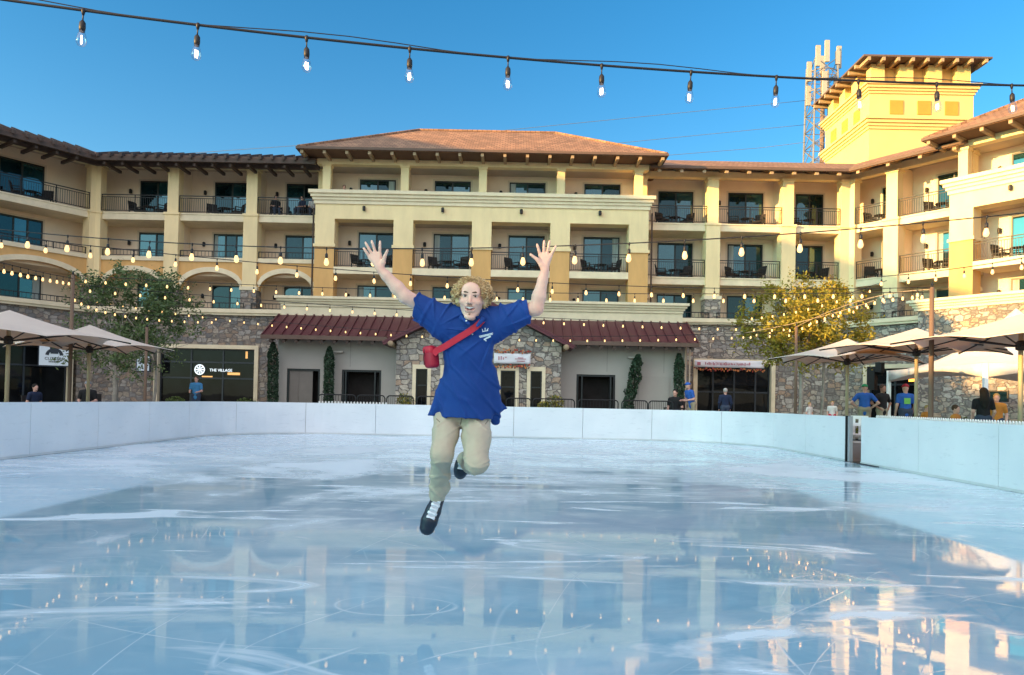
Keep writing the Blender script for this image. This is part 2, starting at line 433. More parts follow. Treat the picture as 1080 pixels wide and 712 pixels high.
# rink boards
def board_mat():
    m, t, b = nt('white rink board')
    n = node(t, 'ShaderNodeTexNoise', Scale=0.9, Detail=5.0); t.links.new(coords(t), n.inputs['Vector'])
    r = ramp(t, n.outputs['Fac'], [(0.3, (0.64, 0.68, 0.71)), (0.7, (0.73, 0.76, 0.78))])
    n2 = node(t, 'ShaderNodeTexNoise', Scale=2.0, Detail=8.0, Roughness=0.8); t.links.new(coords(t, (1, 1, 5)), n2.inputs['Vector'])
    sc = ramp(t, n2.outputs['Fac'], [(0.56, (1, 1, 1)), (0.70, (0.80, 0.81, 0.82))])
    t.links.new(mixc(t, 1.0, r.outputs['Color'], sc.outputs['Color'], 'MULTIPLY'), b.inputs['Base Color'])
    b.inputs['Roughness'].default_value = 0.28
    bump(t, n.outputs['Fac'], b, 0.15, 0.03)
    return m
K['board'] = board_mat()
K['kick'] = M_('pale kick strip', (0.55, 0.58, 0.58), 0.5, vary=0.08)
BH = 1.07
def board_run(l0, l1, label, plen=2.4):
    p0, _ = opos(l0)
    root = thing('rink_barrier', label, 'rink barrier', (p0.x, p0.y, 0))
    k = max(1, round((l1-l0)/plen)); st = (l1-l0)/k
    def sweep(a, b, d0, d1, z0, z1):
        n = max(2, int((b-a)/0.25)); mm = MB(); vv = []; ff = []
        for i in range(n+1):
            p, nn = opos(a+(b-a)*i/n)
            for d, z in ((d0, z0), (d1, z0), (d1, z1), (d0, z1)):
                vv.append((p.x+nn.x*d-p0.x, p.y+nn.y*d-p0.y, z))
        for i in range(n):
            for j in range(4):
                ff.append((i*4+j, i*4+(j+1) % 4, i*4+4+(j+1) % 4, i*4+4+j))
        ff += [(0, 1, 2, 3), (n*4+3, n*4+2, n*4+1, n*4)]
        return mm.add(vv, ff)
    for i in range(k):
        sweep(l0+i*st+0.006, l0+(i+1)*st-0.006, 0.0, 0.05, 0.012, BH).build('panel', K['board'], root)
    sweep(l0, l1, 0.052, 0.10, -0.03, BH-0.03).build('backing_frame', K['galv'], root)
    sweep(l0, l1, -0.012, -0.002, 0.004, 0.05).build('kick_strip', K['kick'], root)
    return root
LT = OL[-1]
def l_right(y): return LT - (y - RY0)          # arclength of a point on the right side at world y
board_run(0.05, l_right(17.72), 'long white rink barrier along the left, far side and round to the gate')
board_run(l_right(16.92), LT-0.05, 'near right stretch of white rink barrier between the gate and the photo edge')

# gate posts and threshold
g = thing('rink_gate', 'narrow open gate with dark posts in the white rink boards', 'gate', (RX1, 17.3, 0))
B('post', K['iron'], g, (-0.01, 0.10, 0.36, 0.41, 0, BH+0.02))
B('post', M_('grey alloy', (0.35, 0.38, 0.40), 0.4, metal=0.4), g, (0.0, 0.08, 0.20, 0.29, 0, BH+0.01))
B('threshold', K['black'], g, (-0.03, 0.5, -0.36, 0.36, -0.02, 0.006), (-0.03, -0.003, -1.25, -0.36, 0.004, 0.02))
# ------------------------------------------------------------------ hotel
Z2, Z3, Z4, ZC = 5.4, 8.5, 11.6, 14.3

def window(root, xc, w, z0, h, y, panes=2, swap=False, curtain=0, trim=True):
    """sliding glass door standing 30 mm proud of the wall face at y; window > pane, curtain, casing"""
    x0, x1 = xc-w/2, xc+w/2; z1 = z0+h; f = 0.07
    m = MB()
    m.box(x0, x0+f, y-0.05, y+0.02, z0, z1); m.box(x1-f, x1, y-0.05, y+0.02, z0, z1)
    m.box(x0+f, x1-f, y-0.05, y+0.02, z1-f*1.2, z1); m.box(x0+f, x1-f, y-0.05, y+0.02, z0, z0+f)
    pw = (w-2*f)/panes
    for i in range(1, panes):
        xx = x0+f+pw*i; m.box(xx-0.045, xx+0.045, y-0.045, y+0.015, z0+f, z1-f*1.2)
    fr = m.build('window', K['frame'], root)
    for i in range(panes):
        a = x0+f+pw*i+(0.045 if i else 0); b = x0+f+pw*(i+1)-(0.045 if i < panes-1 else 0)
        yy = y-0.02 + (0.012 if i % 2 else 0.0)
        g = K['glass'] if (i % 2 == 0) != swap else K['glass2']
        mm = MB(); mm.box(a, b, yy, yy+0.01, z0+f, z1-f*1.2); mm.build('pane', g, fr)
    if curtain:
        a, b = (x0+f, x0+f+pw*0.3) if curtain == 1 else (x1-f-pw*0.35, x1-f)
        mm = MB(); k = 10; pts = [(a+(b-a)*i/k, y-0.026 - (0.006 if i % 2 else 0), z) for z in (z0+f, z1-f*1.2) for i in range(k+1)]
        mm.add(pts, [(i, i+1, k+2+i, k+1+i) for i in range(k)]); mm.build('curtain', K['curtain'], fr)
    if trim:
        c = 0.11; mm = MB()
        mm.box(x0-c, x0-0.002, y-0.025, y+0.01, z0, z1+c); mm.box(x1+0.002, x1+c, y-0.025, y+0.01, z0, z1+c); mm.box(x0-0.002, x1+0.002, y-0.025, y+0.01, z1+0.002, z1+c)
        mm.build('casing', K['tan2'], fr)
    return fr
K['tan2'] = M_('window surround', (0.72, 0.62, 0.48), 0.9, vary=0.05)

def railing(root, x0, x1, y, z0, h=1.02, sp=0.12):
    m = MB()
    m.box(x0, x1, y-0.025, y+0.025, z0+h-0.045, z0+h)
    if h > 0.7: m.box(x0, x1, y-0.015, y+0.015, z0+h-0.17, z0+h-0.14)
    m.box(x0, x1, y-0.015, y+0.015, z0+0.08, z0+0.11)
    n = max(2, round((x1-x0)/sp))
    top = z0+h-0.17 if h > 0.7 else z0+h-0.045
    for i in range(1, n):
        x = x0+(x1-x0)*i/n; m.box(x-0.008, x+0.008, y-0.008, y+0.008, z0+0.11, top)
    k = max(1, round((x1-x0)/1.6))
    for i in range(k+1):
        x = min(max(x0+(x1-x0)*i/k, x0+0.02), x1-0.02); m.box(x-0.02, x+0.02, y-0.02, y+0.02, z0, z0+h-0.045)
    return m.build('railing', K['iron'], root)

def wall_lamp(root, x, y, z):
    m = MB(); m.lathe([(0.05, -0.14), (0.085, -0.12), (0.085, 0.10), (0.05, 0.13)], 10, (x, y-0.12, z)); m.box(x-0.05, x+0.05, y-0.05, y, z-0.06, z+0.08)
    return m.build('wall_lamp', K['black'], root, smooth=False)

def cornice(name, root, x0, x1, yf, z0, z1, depth, mat=None, ret=True):
    """stepped moulding along the front (and returned round both ends): 4 fillets"""
    m = MB(); hh = z1-z0
    for a, b, pr in ((0.0, 0.28, 0.07), (0.28, 0.5, 0.14), (0.5, 0.74, 0.23), (0.74, 1.0, 0.33)):
        e = pr if ret else 0
        m.box(x0-e, x1+e, yf-pr, yf+depth, z0+hh*a, z0+hh*b-0.0005)
    return m.build(name, mat or K['trim'], root)

def roof_gable(root, x0, x1, ye, ze, yr, zr, yb, ml, mr, rafters='tails', hip=0):
    """tile roof slope: eave at (ye,ze) up to the ridge (yr,zr) and down to yb"""
    th = 0.16; zb = zr-(yb-yr)*(zr-ze)/(yr-ye)
    m = MB(); m.prof([(ye, ze), (yr, zr-th), (yb, zb), (yb, zb+th), (yr, zr), (ye, ze+th)], x0, x1, ml, mr)
    rf = m.build('roof', K['tile'], root)
    m = MB(); m.sk(x0, x1, ye-0.09, ye-0.004, ze+0.03, ze+th+0.02, ml, mr); m.build('gutter', K['fascia'], rf)
    m = MB(); sl = (zr-ze)/(yr-ye); m.prof([(0.3, ze+sl*(0.3-ye)-th-0.02), (yr, ze+sl*(0.3-ye)-th-0.02), (yr, ze+sl*(0.3-ye)-th-0.10), (0.3, ze+sl*(0.3-ye)-th-0.10)], x0, x1, ml, mr)
    m.build('ceiling_board', K['soffit'], rf)
    L = (x1+mr*ye)-(x0+ml*ye)
    if rafters == 'tails':
        n = int(L/1.2)
        for i in range(n):
            x = x0+ml*ye+0.5+i*(L-1.0)/max(1, n-1)
            mm = MB(); mm.add([(x-0.09, ye+0.02, ze-0.03), (x+0.09, ye+0.02, ze-0.03), (x+0.09, 0.6, ze+sl*(0.6-ye)-0.02), (x-0.09, 0.6, ze+sl*(0.6-ye)-0.02),
                    (x-0.09, ye+0.02, ze-0.17), (x+0.09, ye+0.02, ze-0.17), (x+0.09, 0.6, ze+sl*(0.6-ye)-0.3), (x-0.09, 0.6, ze+sl*(0.6-ye)-0.3)],
                   [(0,1,2,3),(7,6,5,4),(0,4,5,1),(1,5,6,2),(2,6,7,3),(3,7,4,0)])
            mm.build('rafter', K['tail'], rf)
    else:                                                    # heavy exposed rafters lying over the tiles
        n = int(L/0.64)
        for i in range(n):
            x = x0+ml*ye+0.3+i*0.64
            mm = MB(); ya, yb_ = ye-0.45, ye+1.55
            za, zb_ = ze+0.10+sl*(-0.45), ze+th+sl*1.55
            mm.add([(x-0.07, ya, za+0.0), (x+0.07, ya, za+0.0), (x+0.07, yb_, zb_), (x-0.07, yb_, zb_), (x-0.07, ya, za+0.20), (x+0.07, ya, za+0.20), (x+0.07, yb_, zb_+0.16), (x-0.07, yb_, zb_+0.16)],
                   [(3,2,1,0),(4,5,6,7),(0,1,5,4),(1,2,6,5),(2,3,7,6),(3,0,4,7)])
            mm.build('rafter', K['rafter'], rf)
        m = MB(); m.sk(x0, x1, ye-0.30, ye-0.12, ze-0.22, ze+0.0, ml, mr); m.sk(x0, x1, ye+0.55, ye+0.75, ze-0.26, ze+0.06, ml, mr); m.build('purlin', K['rafter'], rf)
        for i in range(max(2, int(L/1.0))):
            x = x0+ml*ye+0.5+i*1.0
            if x > x1+mr*ye-0.1: break
            mm = MB(); mm.box(x-0.07, x+0.07, ye-0.1, 0.4, ze-0.40, ze-0.24); mm.build('rafter', K['rafter'], rf)
    return rf

def arch_panel(m, mt, xa, xb, z_spring, rise, ztop, y0, y1, x_l, x_r, zbot):
    """wall (x_l..x_r, zbot..ztop) with a segmental arch opening xa..xb; mt collects the raised arch trim"""
    n = 16; xm = (xa+xb)/2; hw = (xb-xa)/2
    def za(x): u = (x-xm)/hw; return z_spring+rise*math.sqrt(max(0, 1-u*u*0.96))
    top = [(x_l, ztop), (x_r, ztop)]
    arc = [(xa+(xb-xa)*i/n, za(xa+(xb-xa)*i/n)) for i in range(n+1)]
    for i in range(n):
        (ax, az), (bx, bz) = arc[i], arc[i+1]
        m.prism([(ax, az), (bx, bz), (bx, ztop), (ax, ztop)], y0, y1)
        o = 0.26; u0 = (ax-xm)/hw; u1 = (bx-xm)/hw
        mt.prism([(ax, az-0.02), (bx, bz-0.02), (bx+u1*0.10, bz+o), (ax+u0*0.10, az+o)], y0-0.07, y0-0.003)
    if xa > x_l: m.box(x_l, xa, y0, y1, zbot, ztop)
    if x_r > xb: m.box(xb, x_r, y0, y1, zbot, ztop)

PODIUM = []
def wing(root, cols, x0, x1, arches, ml, mr, ridge, eave_y=-1.25, ze=14.35, win=None, colw=(0.62, 0.80), raft='tails', stone='stone', narrow=None, gopen=(), rail_gap=True):
    """recessed hotel range: columns, three balcony floors, stone ground floor. local x along, y back, z up"""
    m = MB(); m.sk(x0, x1, 2.0, 2.3, ZP, 15.0, ml, mr); m.build('back_wall', K['tan'], root)
    # partitions between bays
    for c in cols[1:-1]:
        B('partition', K['tan'], root, (c-0.12, c+0.12, 0.55, 1.998, Z2, 14.6))
    # slabs
    for nm, z in (('floor_slab', Z4),) + (() if arches else (('floor_slab', Z3),)) + (('floor_slab', Z2),):
        m = MB(); m.sk(x0, x1, 0.10, 1.99, z-0.40, z, ml, mr); m.sk(x0, x1, -0.02, 0.098, z-0.40, z-0.05, ml, mr); m.sk(x0, x1, -0.06, 0.098, z-0.049, z+0.03, ml, mr)
        m.build(nm, K['trim'], root)
    if arches:
        m = MB(); m.sk(x0, x1, 0.35, 1.99, Z3-0.4, Z3, ml, mr); m.build('floor_slab', K['tan'], root)
    m = MB(); m.sk(x0, x1, 0.06, 0.5, ZC, ZC+0.35, ml, mr); m.build('eave_beam', K['trim' if raft != 'tails' else 'cream'], root)
    for i, c in enumerate(cols):
        a, b = colw[0]/2, colw[1]/2
        m = MB(); m.box(c-a, c+a, -0.10, 0.5, Z4+0.03, ZC); m.box(c-a-0.06, c+a+0.06, -0.16, 0.56, ZC-0.16, ZC-0.001)
        zl = 7.45
        m.box(c-b, c+b, -0.2, 0.56, zl, Z4-0.10); m.box(c-b-0.05, c+b+0.05, -0.25, 0.6, Z4-0.099, Z4+0.029)
        cb = m.build('column', K['cream'], root)
        m = MB(); m.box(c-b-0.10, c+b+0.10, -0.32, 0.62, zl-0.20, zl-0.001); m.build('impost', K['trim'], cb)
        m = MB(); m.box(c-b-0.05, c+b+0.05, -0.27, 0.58, 5.4, zl-0.201); m.build('stone_base', K[stone], cb)
    bays = list(zip(cols[:-1], cols[1:]))
    for bi, (ca, cb_) in enumerate(bays):
        xa, xb = ca+colw[1]/2, cb_-colw[1]/2; xm = (xa+xb)/2; bw = xb-xa
        ww = min(2.1, bw-0.9); off = 0.35 if bw > 2.4 else 0.0
        if win and bi in win: xm, ww = win[bi]; off = 0.0
        r = random.Random(hash((round(x0, 1), bi)) % 1000)
        for z in (Z2, Z3, Z4):
            window(root, xm+off, ww, z+0.02, 2.38, 2.0, panes=3 if (arches and z == Z3 and bi % 2) else 2, swap=r.random() < 0.3, curtain=r.choice((0, 0, 1, 2)))
            wall_lamp(root, xm+off-ww/2-0.55, 2.0, z+1.75)
        railing(root, ca+colw[0]/2, cb_-colw[0]/2, 0.02, Z4+0.03)
        if arches:
            m = MB(); mt = MB(); arch_panel(m, mt, xa+0.12, xb-0.12, 7.25, 1.05, 8.86, 0.0, 0.34, xa, xb, 7.25)
            m.build('arch_wall', K['ochre'], root); mt.build('arch_trim', K['trim'], root)
            B('parapet_cap', K['trim'], root, (xa, xb, -0.08, 0.40, 8.862, 9.10))
            railing(root, xa, xb, 0.1, 9.10, 0.42, 0.2)
        else:
            railing(root, xa, xb, 0.02, Z3+0.03)
        railing(root, xa-0.2, xb+0.2, -0.35, 6.10, 0.40, 0.2)
    # podium
    m = MB(); segs = []; cur = x0; zt = 5.75
    for (ga, gb, gz) in sorted(gopen):
        m.sk(cur, ga, -0.6, -0.2, ZP-0.3, zt, ml if cur == x0 else 0, 0); m.box(ga, gb, -0.6, -0.2, gz, zt); cur = gb
    m.sk(cur, x1, -0.6, -0.2, ZP-0.3, zt, ml if cur == x0 else 0, mr); m.build('podium_wall', K[stone], root)
    m = MB(); m.sk(x0, x1, -0.78, -0.1, zt+0.001, zt+0.13, ml, mr); m.sk(x0, x1, -0.86, -0.1, zt+0.131, zt+0.35, ml, mr); m.build('podium_cap', K['trim'], root)
    return roof_gable(root, x0, x1, eave_y, ze, ridge[0], ridge[1], ridge[0]*2+1.5, ml, mr, raft)

def block(root, n, sp=4.37, long_roof=False, nback=9.0, terrace=True, detail=True):
    """projecting block: n bays between n+1 broad piers; x = 0 at its centre"""
    h = n*sp/2; pw = 0.545; xe = h+pw
    m = MB(); m.box(-xe, xe, 2.0, 2.3, ZP, 14.9); m.build('back_wall', K['tan'], root)
    m = MB()
    for s in (-1, 1): m.box(*sorted((s*xe, s*(xe-0.3))), 0.902, nback, ZP, Z4+1.0); m.box(*sorted((s*(xe-0.16), s*(xe-0.4))), 2.301, nback, Z4+1.0, 14.9)
    m.build('end_wall', K['cream'], root)
    for i in range(1, n):
        x = -h+i*sp; B('partition', K['tan'], root, (x-0.12, x+0.12, 0.902, 1.998, Z2, 14.6))
    for i in range(n+1):
        x = -h+i*sp
        p = B('pier', K['cream'], root, (x-pw, x+pw, 0.0, 0.9, 9.78, 11.2), (x-pw-0.07, x+pw+0.07, -0.07, 0.9, 9.62, 9.779))
        B('pier_base', K['ochre'], p, (x-pw, x+pw, 0.0, 0.9, 5.0, 9.619))
    B('beam', K['cream'], root, (-xe, xe, 0.0, 0.9, 11.201, 12.02))
    cornice('cornice', root, -xe, xe, 0.0, 12.021, 12.75, 0.9)
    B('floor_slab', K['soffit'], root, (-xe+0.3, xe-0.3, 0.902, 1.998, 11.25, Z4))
    for i in range(n):
        xa, xb = -h+i*sp+pw, -h+(i+1)*sp-pw; xm = (xa+xb)/2
        B('floor_slab', K['trim'], root, (xa+0.002, xb-0.002, 0.10, 1.998, Z3-0.36, Z3), (xa+0.002, xb-0.002, -0.02, 0.099, Z3-0.36, Z3+0.02))
        for z in (Z2, Z3, Z4):
            window(root, xm+0.35, 2.1, z+0.02, 2.38, 2.0, swap=(i+int(z)) % 3 == 0, curtain=(0, 1, 0, 2)[(i+int(z)) % 4])
            wall_lamp(root, xm+0.35-1.55 if i % 2 else xm+1.9 if z == Z3 and i == 3 else xm-1.2, 2.0, z+1.75)
        railing(root, xa, xb, 0.08, Z3+0.02)
        wall_lamp(root, xm, 0.0, 11.78)
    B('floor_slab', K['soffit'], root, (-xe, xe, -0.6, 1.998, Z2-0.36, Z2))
    for i in range(n+1):
        x = -h+i*sp
        B('column', K['cream'], root, (x-0.22, x+0.22, 0.15, 0.59, 12.75, ZC-0.12), (x-0.27, x+0.27, 0.10, 0.64, ZC-0.119, ZC))
    B('eave_beam', K['cream'], root, (-xe, xe, 0.12, 0.62, ZC+0.001, ZC+0.30))
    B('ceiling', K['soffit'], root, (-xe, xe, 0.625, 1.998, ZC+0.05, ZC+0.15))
    # hip roof
    ze, ov, yb = 14.62, 1.25, nback+1.3; hw = xe+0.7; run = (yb+ov)/2; rise = run*0.54; th = 0.14
    e = [(-hw, -ov), (hw, -ov), (hw, yb), (-hw, yb)]; rl, rr = (-hw+run, (yb-ov)/2), (hw-run, (yb-ov)/2)
    vs = [(x, y, ze) for x, y in e] + [(x, y, ze+th) for x, y in e] + [(rl[0], rl[1], ze+th+rise), (rr[0], rr[1], ze+th+rise)]
    m = MB(); m.add(vs, [(3,2,1,0),(0,1,5,4),(1,2,6,5),(2,3,7,6),(3,0,4,7),(4,5,9,8),(6,7,8,9),(5,6,9),(7,4,8)])
    rf = m.build('roof', K['tile'], root)
    B('gutter', K['fascia'], rf, (-hw-0.09, hw+0.09, -ov-0.09, -ov-0.003, ze+0.03, ze+th+0.02), (-hw-0.09, -hw-0.003, -ov, yb, ze+0.03, ze+th+0.02), (hw+0.003, hw+0.09, -ov, yb, ze+0.03, ze+th+0.02))
    k = int(2*hw/1.2)
    for i in range(k+1):
        x = -hw+0.2+i*(2*hw-0.4)/k
        B('rafter', K['tail'], rf, (x-0.08, x+0.08, -ov+0.05, 0.6, ze-0.17, ze-0.003))
    m = MB(); m.tube([(-hw, -ov, ze+th+0.02), (rl[0], rl[1], ze+th+rise+0.03), (rr[0], rr[1], ze+th+rise+0.03), (hw, -ov, ze+th+0.02)], 0.09, 6)
    m.build('ridge_cap', K['tile'], rf)
    return rf

A_L, A_R = R(55.0), R(-54.0)
TL, TR = math.tan(A_L/2), math.tan(-A_R/2)
YW = 42.2                                                    # facade line of the recessed ranges
XCL, XCR = -24.05, 19.15                                     # inside corners of the courtyard

# centre block
ctr = thing('hotel_block', 'central cream and ochre hotel block with hipped roof above the maroon shop roofs', 'hotel building', (-1.86, 41.0, 0))
block(ctr, 4)
# straight recessed ranges
rl = thing('hotel_wing', 'recessed hotel range with arches and timber rafters, left of the central block', 'hotel building', (XCL, YW, 0))
wing(rl, [0.0, 4.45, 8.95, 13.05], 0.0, 12.92, True, -TL, 0.0, (5.0, 16.6), raft='open', gopen=[(3.9, 9.75, 3.95)])
rr = thing('hotel_wing', 'sunlit recessed hotel range with stacked balconies, right of the central block', 'hotel building', (7.45, YW, 0))
wing(rr, [-0.25, 3.85, 8.15, 11.50], 0.02, XCR-7.45, False, 0.0, TR, (5.6, 17.1), stone='stone2', gopen=[(2.85, 7.2, 3.75)])
# angled left wing and the taller end of it beyond the photo edge
lw = thing('hotel_wing', 'angled shaded hotel wing with arches at the left edge of the photo', 'hotel building', (XCL, YW, 0), A_L)
wing(lw, [-12.0, -5.95, -0.02], -12.2, 0.0, True, 0.0, TL, (5.0, 16.6), raft='open', win={0: (-9.0, 2.2), 1: (-3.05, 2.25)}, gopen=[(-9.5, -1.05, 3.85)])
# angled right wing: narrow bay, bay, then a projecting block
rw = thing('hotel_wing', 'angled sunlit hotel wing with narrow balconies at the inside corner under the tower', 'hotel building', (XCR, YW, 0), A_R)
wing(rw, [0.02, 2.45, 6.2], 0.0, 6.6, False, -TR, 0.0, (5.6, 17.1), stone='stone2', win={1: (4.75, 1.7)}, gopen=[(1.3, 4.6, 3.6)])
MRW = Matrix.Translation((XCR, YW, 0)) @ Matrix.Rotation(A_R, 4, 'Z')
pb = MRW @ Vector((6.35+4.37, -1.0, 0))
rb = thing('hotel_block', 'projecting hotel block with ochre piers at the right edge of the photo', 'hotel building', pb, A_R)
block(rb, 2)
B('podium_wall', K['stone2'], rb, (-5.2, 5.2, -2.5, -2.1, ZP-0.3, 5.99))
cornice('podium_cornice', rb, -5.3, 5.3, -2.5, 5.991, 6.50, 0.5)
B('terrace', K['soffit'], rb, (-5.2, 5.2, -2.099, -0.601, Z2-0.36, Z2))
MLW = Matrix.Translation((XCL, YW, 0)) @ Matrix.Rotation(A_L, 4, 'Z')

# unseen tall end of the left wing: plain massing, sized to shade the courtyard
def tall_end(root, L, D, H):
    m = MB(); m.box(-L, 0, 0.0, D, ZP-0.3, H); m.build('wall', K['cream'], root)
    cornice('cornice', root, -L, 0, 0.0, 12.0, 12.7, D)
    m = MB(); z0 = H; rise = 3.2
    vs_ = [(-L-1, -1, z0), (1, -1, z0), (1, D+1, z0), (-L-1, D+1, z0), (-L+5, D/2, z0+rise), (-5, D/2, z0+rise)]
    m.add(vs_, [(3,2,1,0),(0,1,5,4),(1,2,5),(2,3,4,5),(3,0,4)]); m.build('roof', K['tile'], root)
    n = int(L/4.4)
    for i in range(n):
        for z in (Z2, Z3, Z4): window(root, -L+2.4+i*4.4, 2.1, z+0.02, 2.3, 0.0)
TALL_H = 18.9
te = thing('hotel_block', 'unseen tall hotel end block sized to shade the courtyard, past the angled left wing', 'hotel building', MLW @ Vector((-12.3, -0.8, 0)), A_L)
tall_end(te, 36.0, 12.0, TALL_H)
te2 = thing('shade_building', 'long unseen stucco building added to shade the rink, beyond the left edge', 'building', MLW @ Vector((-52.0, -0.8, 0)), A_L)  # unseen building added to keep the rink in shade
tall_end(te2, 75.0, 12.0, 13.2)

# ------------------------------------------------------------------ tower
tw = thing('hotel_tower', 'square golden stucco hotel tower with low hipped roof behind the right wing', 'tower', (24.9, 52.0, 0))
TWW = 7.4
def tz(py): return at(975, py, 52.0).z
z_e = tz(66.0); za1, za0 = tz(89.0), tz(99.5); zb1, zb0 = tz(125), tz(137)
B('shaft', K['tower'], tw, (0.02, TWW-0.02, 0.02, TWW-0.02, 0, za0))
m = MB()
for z0_, z1_ in ((za0, za1), (zb0, zb1)):
    hh = z1_-z0_
    for a, b, pr in ((0.0, 0.25, 0.06), (0.25, 0.5, 0.15), (0.5, 0.78, 0.26), (0.78, 1.0, 0.38)):
        m.box(-pr, TWW+pr, -pr, TWW+pr, z0_+hh*a, z0_+hh*b-0.001)
m.build('cornice', K['tower'], tw)
B('belvedere_wall', K['tower'], tw, (0.85, TWW-0.85, 0.85, TWW-0.85, za1, z_e-0.05))
k = 4
for i in range(k):
    wdt = 0.98; x = 0.15+i*(TWW-0.3-wdt)/(k-1)
    B('pilaster', K['tower'], tw, (x, x+wdt, 0.15, 0.849, za1, z_e-0.1))
    if i: B('pilaster', K['tower'], tw, (0.15, 0.849, x, x+wdt, za1, z_e-0.1))
zw0, zw1 = tz(121), tz(106.5)
for i in range(3):
    x = 1.45+i*1.95
    B('blind_window', K['blind'], tw, (x, x+0.95, -0.03, 0.018, zw0, zw1))
    B('blind_window', K['blind'], tw, (-0.03, 0.018, x, x+0.95, zw0, zw1))
ov = 0.8; th = 0.13; rise = 1.4; c = TWW/2
m = MB(); m.add([(-ov,-ov,z_e),(TWW+ov,-ov,z_e),(TWW+ov,TWW+ov,z_e),(-ov,TWW+ov,z_e),(-ov,-ov,z_e+th),(TWW+ov,-ov,z_e+th),(TWW+ov,TWW+ov,z_e+th),(-ov,TWW+ov,z_e+th),(c,c,z_e+rise)],
    [(3,2,1,0),(0,1,5,4),(1,2,6,5),(2,3,7,6),(3,0,4,7),(4,5,8),(5,6,8),(6,7,8),(7,4,8)])
trf = m.build('roof', K['fascia'], tw)
for i in range(9):
    x = -ov+0.4+i*(TWW+2*ov-0.8)/8
    B('rafter', K['tail'], trf, (x-0.1, x+0.1, -ov+0.02, 0.5, z_e-0.26, z_e-0.003))
    B('rafter', K['tail'], trf, (-ov+0.02, 0.5, x-0.1, x+0.1, z_e-0.255, z_e-0.003)) if i else None

# ------------------------------------------------------------------ shop pavilion in front of the centre block
pv = thing('shop_pavilion', 'low greige shop pavilion with maroon metal roof and stone gable', 'shop building', (0, 0, 0))
YP = 37.0; PX0, PX1 = -11.75, 8.75; GX0, GX1, GXC = -5.62, 2.35, -1.65
def hole_wall(m, x0, x1, y0, y1, z0, z1, holes):
    cur = x0
    for a, b, zt in holes:
        m.box(cur, a, y0, y1, z0, z1); m.box(a, b, y0, y1, zt, z1); cur = b
    m.box(cur, x1, y0, y1, z0, z1)
def xp(px, D=37.0, py=400): return at(px, py, D).x
o1 = (xp(302.5), xp(337.5), 2.66); o2 = (xp(360.5), xp(402), 2.66); o4 = (xp(608), xp(649), 2.66)
m = MB(); hole_wall(m, PX0, GX0+0.02, YP, YP+0.3, ZP-0.3, 4.58, [o1, o2]); m.box(PX0, PX0+0.3, YP+0.301, 42.0, ZP-0.3, 4.58); m.build('wall', K['greige'], pv)
m = MB(); hole_wall(m, GX1-0.02, PX1, YP, YP+0.3, ZP-0.3, 4.58, [o4]); m.box(PX1-0.3, PX1, YP+0.301, 42.0, ZP-0.3, 4.58); m.build('wall', K['greige'], pv)
for a, b, zt in (o1, o2, o4):
    m = MB(); m.box(a-0.3, b+0.3, YP+0.9, YP+0.95, ZP, zt+0.3); m.box(a-0.3, b+0.3, YP+0.301, YP+0.9, ZP-0.05, ZP+0.01); m.build('dark_interior', K['dark'], pv)
for a, b, zt in (o1, o2, o4):
    m = MB(); f = 0.10
    m.box(a+0.002, a+f, YP+0.05, YP+0.2, ZP, zt-0.002); m.box(b-f, b-0.002, YP+0.05, YP+0.2, ZP, zt-0.002); m.box(a+f, b-f, YP+0.05, YP+0.2, zt-f, zt-0.002)
    fr = m.build('door_frame', K['frame'], pv)
    if (a, b) == o1[:2]:
        m = MB(); m.box(a+f, a+f+(b-a)*0.70, YP+0.12, YP+0.16, ZP+0.01, zt-f); m.box(a+f+(b-a)*0.27, a+f+(b-a)*0.285, YP+0.10, YP+0.119, ZP+0.01, zt-f); m.build('door', K['door'], pv)
    else:
        for s in (a+f+0.12, b-f-0.20):
            B('door_leaf', K['frame'], pv, (s, s+0.07, YP-0.25, YP+0.119, ZP+0.01, zt-f))
# recessed service panel on the right
a, b = xp(673.5), xp(706)
B('service_panel', M_('greige panel', (0.40, 0.385, 0.35), 0.7, vary=0.04), pv, (a, b, YP-0.03, YP-0.003, ZP, 2.62))
for px in (369, 506+38, 640, 700):
    x = xp(px)
    if GX0 < x < GX1: continue
    B('wall_joint', M_('wall joint line', (0.3, 0.29, 0.265), 0.9), pv, (x-0.015, x+0.015, YP-0.006, YP-0.002, 2.8, 4.4))  # slightly darker strip along each wall joint
# stone gable
def gz(x): return 6.02-0.5*abs(x-GXC)
YG = 35.7
d1 = (xp(438.7, YG), xp(450.8, YG), 2.72); d2 = (xp(528, YG), xp(543.5, YG), 2.72); d3 = (xp(559.5, YG), xp(571.5, YG), 2.72); d0 = (xp(468, YG), xp(483, YG), 2.72)
m = MB(); cur = GX0
holes = [d1, d0, d2, d3]
for a, b, zt in holes:
    m.prism([(cur, ZP-0.3), (a, ZP-0.3), (a, gz(a))] + ([(GXC, gz(GXC))] if cur < GXC < a else []) + [(cur, gz(cur))], YG, YG+0.35)
    m.prism([(a, zt), (b, zt), (b, gz(b)), (a, gz(a))], YG, YG+0.35); cur = b
m.prism([(cur, ZP-0.3), (GX1, ZP-0.3), (GX1, gz(GX1)), (cur, gz(cur))], YG, YG+0.35)
for s, x in ((1, GX0), (-1, GX1)): m.box(*sorted((x, x+s*0.35)), YG+0.351, YP-0.002, ZP-0.3, gz(x)-0.02)
m.build('gable_wall', K['stone2'], pv)
